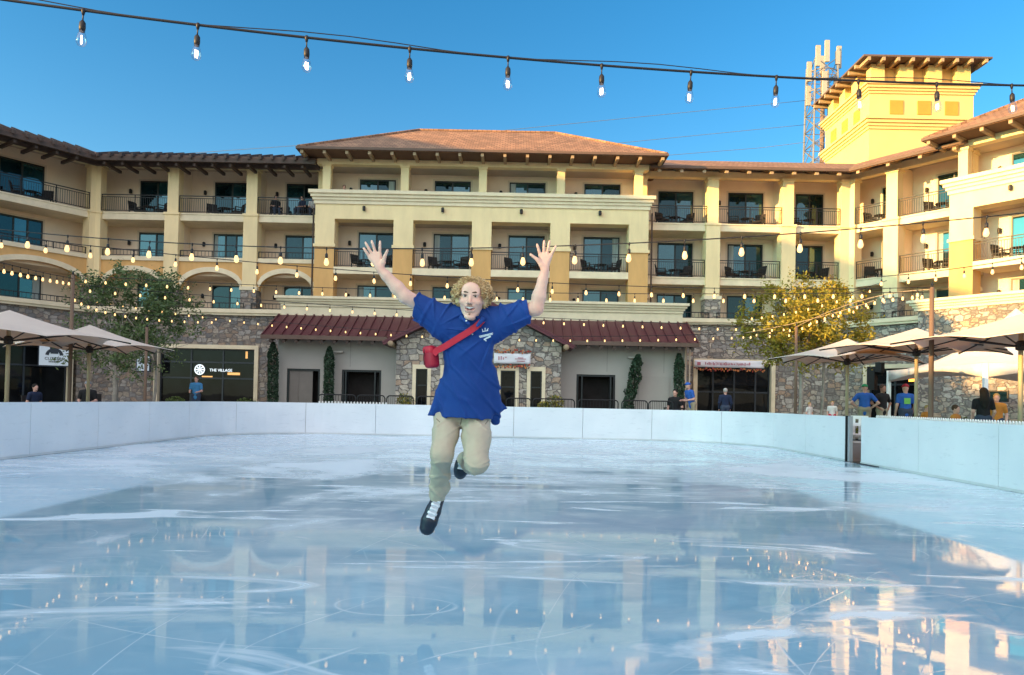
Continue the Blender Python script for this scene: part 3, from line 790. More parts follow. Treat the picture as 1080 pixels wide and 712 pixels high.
for a, b, zt in holes:
    c = 0.17; m = MB()
    m.box(a-c, a, YG-0.06, YG+0.30, ZP, zt+c*1.2); m.box(b, b+c, YG-0.06, YG+0.30, ZP, zt+c*1.2); m.box(a, b, YG-0.06, YG+0.30, zt, zt+c*1.2)
    cs = m.build('door_casing', K['trim'], pv)
    m = MB(); f = 0.06
    m.box(a, a+f, YG+0.05, YG+0.15, ZP, zt); m.box(b-f, b, YG+0.05, YG+0.15, ZP, zt); m.box(a+f, b-f, YG+0.05, YG+0.15, zt-f, zt); m.box(a+f, b-f, YG+0.05, YG+0.15, 1.9, 1.96)
    dr = m.build('glazed_door', K['frame'], pv)
    B('pane', K['shopglass'], dr, (a+f, b-f, YG+0.10, YG+0.11, ZP, zt-f))
# roofs
zs0, zs1, ys0, ys1 = 4.22, 5.52, 36.0, 38.6
def slope_roof(name, pts, th, parent, ribs, rdir):
    """metal slope: 4 corner quad with thickness and raised seams running eave->ridge"""
    m = MB(); P4 = [Vector(p) for p in pts]; nrm = (P4[1]-P4[0]).cross(P4[3]-P4[0]).normalized()
    if nrm.z < 0: nrm = -nrm
    lo = [p - nrm*th for p in P4]
    m.add(P4+lo, [(0,1,2,3),(7,6,5,4),(0,4,5,1),(1,5,6,2),(2,6,7,3),(3,7,4,0)])
    for i in range(ribs+1):
        k = i/ribs; a = P4[0].lerp(P4[1], k); b = P4[3].lerp(P4[2], k)
        tx = (P4[1]-P4[0]).normalized()*0.03
        m.add([a-tx, a+tx, b+tx, b-tx, a-tx+nrm*0.07, a+tx+nrm*0.07, b+tx+nrm*0.07, b-tx+nrm*0.07], [(3,2,1,0),(4,5,6,7),(0,1,5,4),(1,2,6,5),(2,3,7,6),(3,0,4,7)])
    return m.build(name, K['maroon'], parent)
RX_0, RX_1 = -12.25, 9.05
r1 = slope_roof('metal_roof', [(RX_0, ys0, zs0), (GXC, ys0, zs0), (GXC, ys1, zs1), (RX_0, ys1, zs1)], 0.10, pv, 23, 1)
r2 = slope_roof('metal_roof', [(GXC, ys0, zs0), (RX_1, ys0, zs0), (RX_1, ys1, zs1), (GXC, ys1, zs1)], 0.10, pv, 23, 1)
B('gutter', K['fascia'], r1, (RX_0-0.02, GX0-0.5, ys0-0.12, ys0-0.004, zs0-0.17, zs0+0.03)); B('gutter', K['fascia'], r2, (GX1+0.5, RX_1+0.02, ys0-0.12, ys0-0.004, zs0-0.17, zs0+0.03))
yg0 = 35.1; go = 0.58
slope_roof('gable_roof', [(GX0-go, yg0, gz(GX0-go)+0.16), (GX0-go, 38.58, gz(GX0-go)+0.16), (GXC, 38.58, gz(GXC)+0.16), (GXC, yg0, gz(GXC)+0.16)], 0.12, pv, 7, 1)
slope_roof('gable_roof', [(GX1+go, 38.58, gz(GX1+go)+0.16), (GX1+go, yg0, gz(GX1+go)+0.16), (GXC, yg0, gz(GXC)+0.16), (GXC, 38.58, gz(GXC)+0.16)], 0.12, pv, 7, 1)
for x in (GX0-0.2, GX1+0.2):
    m = MB(); m.lathe([(0.05, -0.9), (0.13, -0.85), (0.13, 0.85), (0.05, 0.9)], 10); m.xf(Matrix.Translation((x, 35.95, gz(x)-0.05)) @ Matrix.Rotation(R(90), 4, 'X')); m.build('roof_beam', K['tail'], pv)
for seg0, seg1 in ((RX_0+0.45, GX0-0.6), (GX1+0.7, RX_1-0.3)):
    k = int((seg1-seg0)/0.605)
    for i in range(k+1):
        x = seg0+i*(seg1-seg0)/k
        m = MB(); m.tube([(x, ys0-0.05, zs0-0.27), (x, YP+0.05, zs0+0.12)], 0.095, 8); m.build('rafter', K['rafter'], pv)
m = MB(); m.box(PX0-0.4, PX1+0.1, ys1, ys1+0.3, 4.96, 6.02); m.build('upper_wall', K['trim'], pv)
cornice('cornice', pv, PX0-0.35, PX1+0.05, ys1, 5.99, 6.50, 0.5)
B('terrace', K['soffit'], pv, (PX0, PX1, ys1+0.301, 40.4, 4.96, 5.04))
for px, py in ((358, 371), (666, 377)):
    p = at(px, py, YP); B('sconce', M_('pale sconce', (0.55, 0.53, 0.48), 0.5), pv, (p.x-0.22, p.x+0.22, YP-0.25, YP-0.003, p.z-0.05, p.z+0.03))
m = MB(); x = PX1-0.12; m.tube([(x, YP-0.08, 4.1), (x, YP-0.08, ZP)], 0.05, 8); m.tube([(x+0.22, YP-0.08, 4.0), (x+0.22, YP-0.08, ZP)], 0.04, 8); m.build('downspout', K['tan2'], pv)

# downspouts on the upper storeys beside the centre block
for x, y, z0_, z1_, lb in ((-11.4, 41.6, 6.5, 11.9, 'dark downspout at the left shoulder of the central hotel block'), (7.72, 41.6, 6.5, 12.0, 'brown downspout at the right shoulder of the central hotel block')):
    m = MB(); m.tube([(x, y, z0_), (x, y, z1_)], 0.05, 8); tag(m.build('downspout', K['rafter']), lb, 'downspout')

# ------------------------------------------------------------------ shop fronts in the stone podium
def shopfront(label, root_loc, rz, x0, x1, z1, mull, transoms, trimw=0.22):
    s = thing('shopfront', label, 'shop front', root_loc, rz)
    m = MB(); m.box(x0-trimw, x0, -0.72, -0.25, ZP, z1+trimw); m.box(x1, x1+trimw, -0.72, -0.25, ZP, z1+trimw); m.box(x0, x1, -0.72, -0.25, z1, z1+trimw); m.build('surround', K['trim'], s)
    m = MB(); f = 0.09
    for x in [x0+f/2]+mull+[x1-f/2]: m.box(x-f/2, x+f/2, -0.42, -0.32, ZP, z1)
    for z in transoms+[z1-f]: m.box(x0, x1, -0.425, -0.315, z, z+f)
    fr = m.build('glazing_frame', M_('dark blue grey frame', (0.025, 0.032, 0.04), 0.4), s)
    xs = [x0]+mull+[x1]; zs = [ZP]+transoms+[z1]
    for i in range(len(xs)-1):
        m = MB()
        for j in range(len(zs)-1): m.box(xs[i]+0.05, xs[i+1]-0.05, -0.375, -0.365, zs[j]+0.05, zs[j+1]-0.003)
        m.build('pane', K['shopglass'], fr)
    B('back', K['dark'], s, (x0, x1, -0.2, -0.15, ZP, z1))
    return s
glow = emit_mat('warm interior lamp', (1.0, 0.50, 0.16), 0.22)
s1 = shopfront('dark glazed shop front with white lettering, left of the greige pavilion', (XCL, YW, 0), 0, 4.15, 9.55, 3.85, [5.9, 7.7], [2.15, 3.05])
for x, z, w_, h_ in ((8.3, 2.40, 0.7, 0.14), (9.0, 3.35, 0.12, 0.4), (6.8, 2.25, 0.6, 0.07)):
    B('lit_lamp', glow, s1, (x-w_/2, x+w_/2, -0.364-0.02, -0.3642-0.014, z, z+h_))
s2 = shopfront('dark glazed shop front under a banner, right of the greige pavilion', (7.45, YW, 0), 0, 2.95, 7.1, 3.62, [3.9, 5.1, 6.3], [1.95])
s3 = shopfront('dark glazed restaurant front under the angled left wing', (XCL, YW, 0), A_L, -9.3, -1.5, 3.7, [-7.5, -5.6, -3.6], [2.6])
s4 = shopfront('dark restaurant opening behind the sand umbrellas under the right wing', (XCR, YW, 0), A_R, 1.5, 4.4, 3.4, [2.9], [2.5])
B('lit_lamp', emit_mat('amber interior lamp', (1.0, 0.32, 0.04), 1.5), s4, (3.6, 4.0, -0.40, -0.378, 2.7, 2.85))
# lit restaurant window in the left arch (2nd floor)
# ------------------------------------------------------------------ balcony furniture
def make_chair():
    c = thing('balcony_chair', 'x', 'chair', (0, 0, 0), 0, 'dark wicker chairs on the hotel balconies')
    w = 0.29
    B('seat', K['wicker'], c, (-w, w, -0.27, 0.25, 0.38, 0.46))
    m = MB(); m.box(-w, w, 0.0, 0.05, 0.0, 0.50, Matrix.Translation((0, 0.24, 0.44)) @ Matrix.Rotation(R(-10), 4, 'X')); m.build('backrest', K['wicker'], c)
    for s in (-1, 1):
        m = MB(); m.box(s*w-0.03, s*w+0.03, -0.27, 0.27, 0.64, 0.68); m.box(s*w-0.025, s*w+0.025, -0.27, -0.22, 0.46, 0.64); m.build('armrest', K['wicker'], c)
        for y in (-0.25, 0.23): B('leg', K['wicker'], c, (s*w-0.03, s*w+0.03, y-0.025, y+0.025, 0.0, 0.38))
    return c
def make_table():
    c = thing('balcony_table', 'x', 'table', (0, 0, 0), 0, 'small dark tables on the hotel balconies')
    m = MB(); m.lathe([(0.30, 0.60), (0.33, 0.61), (0.33, 0.63), (0.30, 0.64)], 16); m.build('tabletop', K['wicker'], c)
    for a in range(4):
        aa = a*math.pi/2+0.78; m = MB(); m.tube([(0.22*math.cos(aa), 0.22*math.sin(aa), 0.61), (0.27*math.cos(aa), 0.27*math.sin(aa), 0)], 0.02, 6); m.build('leg', K['wicker'], c)
    return c
chair0, table0 = make_chair(), make_table(); first = {'c': True, 't': True}
RA = random.Random(3)
def furnish(M, rz, x, y, z, where, dx=0.72, two=True):
    o = table0 if first['t'] else copy_tree(table0); first['t'] = False
    o.location = M @ Vector((x, y+0.1, z)); o['label'] = f'small dark table on the {where}'
    for s, nm in ((-1, 'left'), (1, 'right')):
        if not two and s == 1: continue
        o = chair0 if first['c'] else copy_tree(chair0); first['c'] = False
        o.location = M @ Vector((x+s*dx, y+RA.uniform(-0.15, 0.2), z)); o.rotation_euler = (0, 0, rz + s*R(-55)+RA.uniform(-0.4, 0.4))
        o['label'] = f'dark wicker chair, {nm} on the {where}'
I4 = lambda o: Matrix.Translation(o.location) @ Matrix.Rotation(o.rotation_euler[2], 4, 'Z')
ordn = ('first', 'second', 'third', 'fourth')
for i in range(4):
    furnish(I4(ctr), 0, -6.555+i*4.37+0.25, 1.0, Z3, f'{ordn[i]} balcony of the central block')
for i, x in enumerate((2.5, 7.0, 11.3)):
    if i < 2: furnish(I4(rl), 0, x, 1.0, Z4, f'top balcony, {ordn[i]} bay of the left range')
for i, x in enumerate((1.9, 6.1, 9.8)):
    furnish(I4(rr), 0, x, 1.0, Z4, f'top balcony, {ordn[i]} bay right of central block', two=i < 2)
    furnish(I4(rr), 0, x, 1.0, Z3, f'middle balcony, {ordn[i]} bay right of central block')
furnish(I4(lw), A_L, -2.9, 1.0, Z4, 'top balcony of the angled left wing')
for i, x in enumerate((1.2, 4.5)):
    furnish(I4(rw), A_R, x, 1.0, Z4, f'top balcony, {ordn[i]} bay of the angled right wing', 0.5)
    furnish(I4(rw), A_R, x, 1.0, Z3, f'middle balcony, {ordn[i]} bay of the angled right wing', 0.5)
furnish(I4(rb), A_R, -2.3, 1.0, Z3, 'middle balcony of the projecting right block')

# ------------------------------------------------------------------ umbrellas
def umbrella(label, x, y, zt, ze, hd, rot, cat_group):
    """square market umbrella: 8 ribs, canopy edge arching up between rib ends"""
    u = thing('market_umbrella', label, 'umbrella', (x, y, ZP), rot, cat_group)
    zt -= ZP; ze -= ZP
    ends = []
    for k in range(8):
        a = k*math.pi/4; r = hd if k % 2 == 0 else hd*0.775
        ends.append(Vector((r*math.cos(a), r*math.sin(a), ze)))
    apex = Vector((0, 0, zt)); m = MB(); nr, na = 9, 7; th = 0.012
    grid = {}
    def pt(k, a, i):
        e0, e1 = ends[k], ends[(k+1) % 8]; f = i/nr; u_ = a/na
        e = e0.lerp(e1, u_)
        p = apex.lerp(e, f); bul = math.sin(math.pi*u_)
        p = p + Vector((0, 0, 1))*(-0.07*math.sin(math.pi*f) + 0.09*bul*f*f)
        p = p - Vector((e.x, e.y, 0))*(0.06*bul*f*f)
        return p
    vs_ = []; fs_ = []
    for lay in (0, 1):
        for k in range(8):
            for a in range(na+1):
                for i in range(nr+1):
                    vs_.append(pt(k, a, i) - Vector((0, 0, th*lay)))
    per = (na+1)*(nr+1)
    for lay in (0, 1):
        for k in range(8):
            b0 = lay*8*per + k*per
            for a in range(na):
                for i in range(nr):
                    q = (b0+a*(nr+1)+i, b0+a*(nr+1)+i+1, b0+(a+1)*(nr+1)+i+1, b0+(a+1)*(nr+1)+i)
                    fs_.append(q if lay == 0 else q[::-1])
    for k in range(8):                                       # hem
        for a in range(na):
            p0 = k*per+a*(nr+1)+nr; p1 = k*per+(a+1)*(nr+1)+nr
            fs_.append((p0, p0+8*per, p1+8*per, p1))
    m.add(vs_, fs_); m.build('canopy', K['canvas'], u, smooth=True, fixn=False)
    m = MB(); m.lathe([(0.045, 0), (0.045, zt-0.02)], 12); m.build('pole', K['umbpole'], u, smooth=True)
    m = MB(); m.lathe([(0.4, 0), (0.4, 0.06), (0.08, 0.08), (0.08, 0.3)], 16); m.build('base', K['iron'], u)
    m = MB(); m.lathe([(0.05, 0.0), (0.095, 0.02), (0.095, 0.16), (0.05, 0.2)], 12, (0, 0, ze-0.13)); m.build('hub', K['umbrib'], u)
    for k in range(8):
        e = ends[k]; mid = apex.lerp(e, 0.58) - Vector((0, 0, 0.11))
        m = MB(); m.tube([apex - Vector((0, 0, 0.06)), apex.lerp(e, 0.5)-Vector((0, 0, 0.105)), e-Vector((0, 0, 0.03))], 0.018, 6)
        rb_ = m.build('rib', K['umbrib'], u)
        m = MB(); m.tube([Vector((0, 0, ze-0.04))+Vector((e.x, e.y, 0)).normalized()*0.08, mid], 0.016, 6); m.build('strut', K['umbrib'], rb_)
    return u
UG = 'sand market umbrellas beside the rink'
UMB = [('sand umbrella at the left photo edge, nearer than its neighbour by the leafy tree', 10, 17.0, 327, 357.5, 2.65, 8),
       ('sand umbrella in front of the leafy dark tree, beside the round white logo sign', 95, 21.0, 342.5, 367.5, 2.35, 4),
       ('sand umbrella over the gold lit pole, under the yellow lit tree', 894, 22.0, 357, 380.5, 2.45, 6),
       ('sand umbrella between the gold poled one and the one at the right edge', 967, 18.7, 346, 370.5, 2.5, 2),
       ('large sand umbrella cut by the right edge of the photo, nearest on its side', 1077, 14.8, 331, 363, 2.5, -6)]
for lb, px, D, pt_, pe, hd, rot in UMB:
    a = at(px, pt_, D); umbrella(lb, a.x, D, a.z, at(px, pe, D).z, hd, R(rot), UG)

# white marquee tent behind the right umbrellas
tc_ = Vector((17.7, 26.0)); tn = thing('marquee_tent', 'white peaked marquee tent behind the umbrellas at the right edge', 'tent', (17.7, 26.0, ZP))
m = MB(); hs_ = 3.0; n = 12; zt, ze_ = 4.75-ZP+0.15, 2.75-ZP; vs_ = []; fs_ = []
for i in range(n+1):
    f = i/n; h = ze_ + (zt-ze_)*(1-f)**2.0
    for k in range(4*8):
        a = k/8; s = int(a); u_ = a-s; cs = [(-1,-1),(1,-1),(1,1),(-1,1)]
        cx_ = cs[s][0]*(1-u_)+cs[(s+1) % 4][0]*u_; cy_ = cs[s][1]*(1-u_)+cs[(s+1) % 4][1]*u_
        vs_.append((cx_*hs_*f, cy_*hs_*f, h))
for i in range(n):
    for k in range(32): fs_.append((i*32+k, i*32+(k+1) % 32, (i+1)*32+(k+1) % 32, (i+1)*32+k))
n0 = len(vs_)
for k in range(32):                                          # scalloped valance
    x, y, z = vs_[n*32+k]; u_ = (k % 8)/8; vs_.append((x, y, z-0.45+0.30*math.sin(math.pi*u_)))
for k in range(32): fs_.append((n*32+k, n*32+(k+1) % 32, n0+(k+1) % 32, n0+k))
m.add(vs_, fs_); o = m.build('canopy', K['tent'], tn, smooth=True); sm = o.modifiers.new('thickness', 'SOLIDIFY'); sm.thickness = 0.015
for x in (-2.95, 2.95):
    for y in (-2.95, 2.95): B('post', K['white'], tn, (x-0.06, x+0.06, y-0.06, y+0.06, 0, ze_))

# ------------------------------------------------------------------ poles and string lights
def pole(px, D, ptop, label, r=0.052):
    a = at(px, ptop, D); o = thing('light_pole', label, 'pole', (a.x, D, ZP), 0)
    m = MB(); m.lathe([(r*1.15, 0), (r, 0.3), (r*0.92, a.z-ZP)], 12); m.build('shaft', K['wood'], o, smooth=True)
    m = MB(); m.lathe([(0.02, 0), (0.03, 0.05), (0.015, 0.11)], 8, (0, 0, a.z-ZP)); m.build('hook', K['iron'], o)
    return a
pA = pole(77, 20.5, 290, 'brown light pole between the two left sand umbrellas')
pB = pole(983, 15.6, 303, 'brown light pole rising behind the right sand umbrellas')
pC = pole(840, 25.0, 344, 'slim light pole in front of the yellow lit tree, right of the pavilion')
pD = pole(155, 26.0, 345, 'slim light pole under the dark leafy tree')

K['cable'] = M_('black cable', (0.012, 0.012, 0.014), 0.6)
K['cable_sunlit'] = M_('pale sunlit cable', (0.42, 0.34, 0.22), 0.6)  # pale version of the cable, sunlight put into its colour
def clear_glass():
    m, t, b = nt('clear bulb glass')
    out = t.nodes['Material Output']
    tr = t.nodes.new('ShaderNodeBsdfTransparent'); tr.inputs[0].default_value = (0.90, 0.92, 0.94, 1)
    gl = t.nodes.new('ShaderNodeBsdfGlossy'); gl.inputs['Roughness'].default_value = 0.02
    lw_ = t.nodes.new('ShaderNodeLayerWeight'); lw_.inputs[0].default_value = 0.35
    fac = math_(t, 'MULTIPLY', lw_.outputs['Facing'], 0.5)
    mx = t.nodes.new('ShaderNodeMixShader'); t.links.new(fac, mx.inputs[0]); t.links.new(tr.outputs[0], mx.inputs[1]); t.links.new(gl.outputs[0], mx.inputs[2])
    t.links.new(mx.outputs[0], out.inputs['Surface']); t.nodes.remove(b)
    return m
K['bulbglass'] = clear_glass()
K['filament'] = emit_mat('glowing filament', (1.0, 0.70, 0.40), 2.6)
K['warmbulb'] = emit_mat('glowing warm bulb', (1.0, 0.57, 0.22), 0.52)

bulb_prof = [(0.012, -0.125), (0.017, -0.135), (0.026, -0.165), (0.0315, -0.19), (0.030, -0.208), (0.022, -0.224), (0.008, -0.232)]
def bulb_meshes(n, detailed, sc):
    m = MB(); m.lathe([(r*sc, z*sc) for r, z in bulb_prof], n)
    gl = m.build('bulb', K['bulbglass'] if detailed else K['warmbulb'], None, smooth=True)
    m = MB(); m.tube([(0, 0, 0.0), (0, 0, -0.07*sc)], 0.0045*sc, 6)
    m.lathe([(0.009*sc, 0.012*sc), (0.014*sc, 0.0), (0.007*sc, -0.03*sc)], 8)
    m.lathe([(0.008*sc, -0.065*sc), (0.018*sc, -0.08*sc), (0.0195*sc, -0.11*sc), (0.016*sc, -0.138*sc)], n)
    so_ = m.build('socket', K['black'], None, smooth=True)
    fi = None
    if detailed:
        m = MB()
        for s in (-1, 1): m.tube([(s*0.007*sc, 0, -0.165*sc), (s*0.0085*sc, 0, -0.188*sc), (s*0.007*sc, 0, -0.213*sc)], [0.0035*sc, 0.0045*sc, 0.0035*sc], 6)
        fi = m.build('filament', K['filament'], None, smooth=True)
    return gl, so_, fi
used_proto = []
def string(label, A, Mp, Bp, t0, t1, spacing, first_t, detailed=False, sc=1.0, r=0.008, guy=False, n=8, cab='cable', tb0=None, tb1=None):
    """light string through three world points; bulbs every `spacing` m"""
    A, Mp, Bp = Vector(A), Vector(Mp), Vector(Bp)
    def P(t): return A*(2*(t-0.5)*(t-1)) + Mp*(-4*t*(t-1)) + Bp*(2*t*(t-0.5))
    o0 = P(t0); s = thing('string_light', label, 'string lights', o0, 0, 'light strings over the rink')
    def Q(t, k=0):                                           # small sag between sockets
        return P(t) - o0
    L = (Bp-A).length; nseg = 80
    m = MB(); m.tube([Q(t0+(t1-t0)*i/nseg) for i in range(nseg+1)], r, 6); m.build('cable', K[cab], s, smooth=True)
    if guy:
        m = MB(); m.tube([Q(t0+(t1-t0)*i/40)+Vector((0, 0.02, 0.028+0.02*math.sin(i*0.9))) for i in range(41)], 0.0035, 5); m.build('guy_wire', K['cable'], s, smooth=True)
    gl, so_, fi = bulb_meshes(n, detailed, sc)
    tt = first_t; dt = spacing/L; k = 0; rr_ = random.Random(int(L*1000))
    lo = t0 if tb0 is None else tb0; hi = t1 if tb1 is None else tb1
    while tt - dt > lo: tt -= dt
    while tt < hi:
        p = Q(tt); b = gl if k == 0 else gl.copy()
        if k: COL.objects.link(b)
        b.parent = s; b.location = p; b.rotation_euler = (rr_.uniform(-0.05, 0.05), rr_.uniform(-0.05, 0.05), rr_.uniform(0, 3))
        for src in (so_, fi):
            if src is None: continue
            c = src if k == 0 else src.copy()
            if k: COL.objects.link(c)
            c.parent = b
        k += 1; tt += dt
    return s
def mid(A, B_, py):
    c = (Vector(A)+Vector(B_))/2
    return at(540+780*c.x/c.y, py, c.y)
# nearest string, across the sky
A, B_ = at(88, 11, 4.5), at(1067, 90, 5.85); Mm = mid(A, B_, 69)
string('nearest string of clear glowing bulbs across the blue sky', A, Mm, B_, -0.5, 1.35, (B_-A).length/10, 0.0, True, 0.98, 0.0085, True, 16, tb0=-0.15, tb1=1.12)
A, B_ = at(30, 245, 10.6), at(1056, 227, 8.3); Mm = mid(A, B_, 262)
string('long bulb string crossing the middle balconies of the central block, second nearest', A, Mm, B_, -0.12, 1.12, 0.66, 0.0, False, 1.0, 0.007, n=12)
A, B_ = at(49, 254, 12.0), Vector(pB); Mm = mid(A, B_, 298)
string('bulb string passing just above the head of the jumping man to the right pole', A, Mm, B_, -0.12, 1.0, 0.66, 0.0, False, 0.88, 0.007)
A, B_ = Vector(pA), Vector(pB)-Vector((0, 0, 0.1)); Mm = mid(A, B_, 307)
string('bulb string between the two tall brown poles, lower middle of the rink', A, Mm, B_, 0, 1, 0.655, 0.02, False, 0.88, 0.008)
A, B_ = Vector(pA)-Vector((0, 0, 0.25)), Vector(pC); Mm = mid(A, B_, 331)
string('bulb string just above the maroon roofs, from the left brown pole', A, Mm, B_, 0, 1, 0.655, 0.02, False, 0.88, 0.009)
A, B_ = at(171, 325, 30), Vector(pC)-Vector((0, 0, 0.15)); Mm = mid(A, B_, 352)
string('farthest bulb string along the eave of the maroon roofs', A, Mm, B_, -0.15, 1.0, 0.62, 0.0, False, 0.88, 0.010)
A, Mm, B_ = at(-30, 268, 13.0), at(30, 284, 16), Vector(pA)-Vector((0, 0, 0.1))
string('short bulb string from the left brown pole towards the left photo edge', A, Mm, B_, 0, 1, 0.6, 0.05, False, 0.88, 0.008)
A, Mm, B_ = Vector(pC)-Vector((0, 0, 0.02)), at(905, 318, 20), Vector(pB)-Vector((0, 0, 0.05))
string('bulb string along the right side of the rink joining two poles', A, Mm, B_, 0, 1, 0.6, 0.05, False, 0.88, 0.009, cab='cable_sunlit')
A, Mm, B_ = at(790, 332, 27), at(850, 322, 25), at(935, 296, 22)
string('upper bulb string slung through the yellow lit tree', A, Mm, B_, 0, 1, 0.55, 0.03, False, 0.88, 0.009)
A, Mm, B_ = at(780, 352, 27.5), at(850, 338, 26), at(925, 316, 24)
string('lower bulb string slung through the yellow lit tree', A, Mm, B_, 0, 1, 0.5, 0.03, False, 0.88, 0.009, cab='cable_sunlit')
A, Mm, B_ = Vector(pA)-Vector((0, 0, 0.5)), at(140, 330, 25), at(236, 336, 29)
string('bulb string slung low through the dark leafy tree', A, Mm, B_, 0, 1, 0.6, 0.03, False, 0.88, 0.009)
A, Mm, B_ = at(925, 292, 15.9), at(1010, 283, 14.0), at(1100, 268, 12.4)
string('bulb string from the right brown pole out past the right photo edge', A, Mm, B_, 0, 1, 0.62, 0.03, False, 0.88, 0.008)

# overhead lines beyond the hotel
for (a, b, c), lb in ((((-200, 190), (512, 139.5), (850, 106)), 'upper thin overhead power line in the sky'), (((200, 196), (657, 150.5), (850, 131.5)), 'middle thin overhead power line in the sky'), (((250, 200), (802, 156), (850, 150)), 'lowest thin overhead power line just above the roof')):
    p = [at(*a, 95), at(*b, 92), at(*c, 90)]; m = MB()
    m.tube([p[0]*(2*(u-0.5)*(u-1))+p[1]*(-4*u*(u-1))+p[2]*(2*u*(u-0.5)) if False else (p[0].lerp(p[1], u*2) if u < 0.5 else p[1].lerp(p[2], u*2-1)) for u in [i/20 for i in range(21)]], 0.028, 5)
    tag(m.build('power_line', M_('weathered wire', (0.12, 0.13, 0.14), 0.6), None, smooth=True), lb, 'power line', 'overhead lines')

# ------------------------------------------------------------------ cell tower
ct = thing('cell_tower', 'steel lattice cell tower with pale antenna panels behind the hotel roof', 'cell tower', (at(864, 300, 90).x, 90.0, 0))
ztop = at(864, 68, 90).z; hb, ht = 2.0, 1.35
for sx in (-1, 1):
    for sy in (-1, 1):
        m = MB(); m.tube([(sx*hb, sy*hb, 0), (sx*ht, sy*ht, ztop)], 0.11, 6); m.build('leg', K['galv'], ct)
zs_ = [12+i*2.1 for i in range(int((ztop-13)/2.1)+1)]
def hw_(z): return hb+(ht-hb)*z/ztop
for z in zs_:
    m = MB(); h0, h1 = hw_(z), hw_(z+2.1)
    for (ax, ay), (bx, by) in (((-1,-1),(1,-1)), ((1,-1),(1,1)), ((1,1),(-1,1)), ((-1,1),(-1,-1))):
        m.tube([(ax*h0, ay*h0, z), (bx*h1, by*h1, z+2.1)], 0.055, 5); m.tube([(bx*h0, by*h0, z), (ax*h1, ay*h1, z+2.1)], 0.055, 5); m.tube([(ax*h0, ay*h0, z), (bx*h0, by*h0, z)], 0.05, 5)
    m.build('brace', K['galv'], ct)
m = MB(); m.tube([(0, -0.3, 8), (0, -0.3, ztop-1)], 0.28, 8); m.build('cable_run', M_('rusty cable run', (0.20, 0.13, 0.09), 0.8), ct)
for (x, y, zt_, h) in ((-1.8, -0.6, -1.2, 2.4), (-1.15, -1.6, 0.3, 2.5), (-0.15, -1.8, 0.8, 2.6), (-0.5, -2.0, -3.2, 2.9), (1.3, -1.4, 0.2, 1.6), (1.85, -0.5, 0.7, 2.7), (1.9, 0.4, -3.0, 2.4), (-1.7, -0.2, -4.0, 2.4), (0.7, 1.6, 0.6, 2.4)):
    B('antenna', K['antenna'], ct, (x-0.27, x+0.27, y-0.12, y+0.12, ztop+zt_-h*0.5, ztop+zt_+h*0.5))
m = MB(); 
for zz in (ztop-1.2, ztop-3.6):
    m = MB(); m.tube([(1.75*math.cos(a*0.3927), 1.75*math.sin(a*0.3927), zz) for a in range(17)], 0.07, 6); m.build('antenna_ring', K['galv'], ct)

# ------------------------------------------------------------------ signs, banners
def text_mesh(body, size, mat, name, parent, extr=0.006, align='CENTER'):
    cu = bpy.data.curves.new(name, 'FONT'); cu.body = body; cu.size = size; cu.extrude = extr; cu.align_x = align; cu.align_y = 'CENTER'; cu.resolution_u = 3
    tmp = bpy.data.objects.new('tmp', cu); COL.objects.link(tmp)
    dg = bpy.context.evaluated_depsgraph_get(); me = bpy.data.meshes.new_from_object(tmp.evaluated_get(dg))
    bpy.data.objects.remove(tmp); me.name = name; me.materials.clear(); me.materials.append(mat)
    for v in me.vertices: v.co = (v.co.x, -v.co.z, v.co.y)
    me.update(); o = bpy.data.objects.new(name, me); COL.objects.link(o)
    if parent: o.parent = parent
    return o
K['signink'] = M_('sign ink', (0.015, 0.025, 0.04), 0.6)
K['signwhite'] = M_('sign face', (0.62, 0.72, 0.78), 0.5, vary=0.03)
# lettering on the left shop front
lt = emit_mat('lit white letters', (0.85, 0.95, 1.0), 0.32)
sg = thing('shop_sign', 'illuminated white shop lettering with round emblem on the dark shop front', 'sign', (at(227, 390.5, YW-0.6).x, YW-0.50, at(227, 390.5, YW-0.6).z))
o = text_mesh('THE VILLAGE', 0.22, lt, 'lettering', sg); o.location = (0.28, 0, 0)
m = MB()
m.tube([(0.27*math.cos(i*math.pi/12), 0.27*math.sin(i*math.pi/12), 0) for i in range(25)], 0.028, 6)
for k in range(8):
    a = k*math.pi/4; m.box(0.11, 0.22, -0.032, 0.032, -0.02, 0.02, Matrix.Rotation(a, 4, 'Z'))
m.lathe([(0.02, -0.02), (0.08, -0.02), (0.08, 0.02), (0.02, 0.02)], 12)
m.xf(Matrix.Translation((-0.92, 0, 0.02)) @ Matrix.Rotation(R(90), 4, 'X')); m.build('emblem', lt, sg)
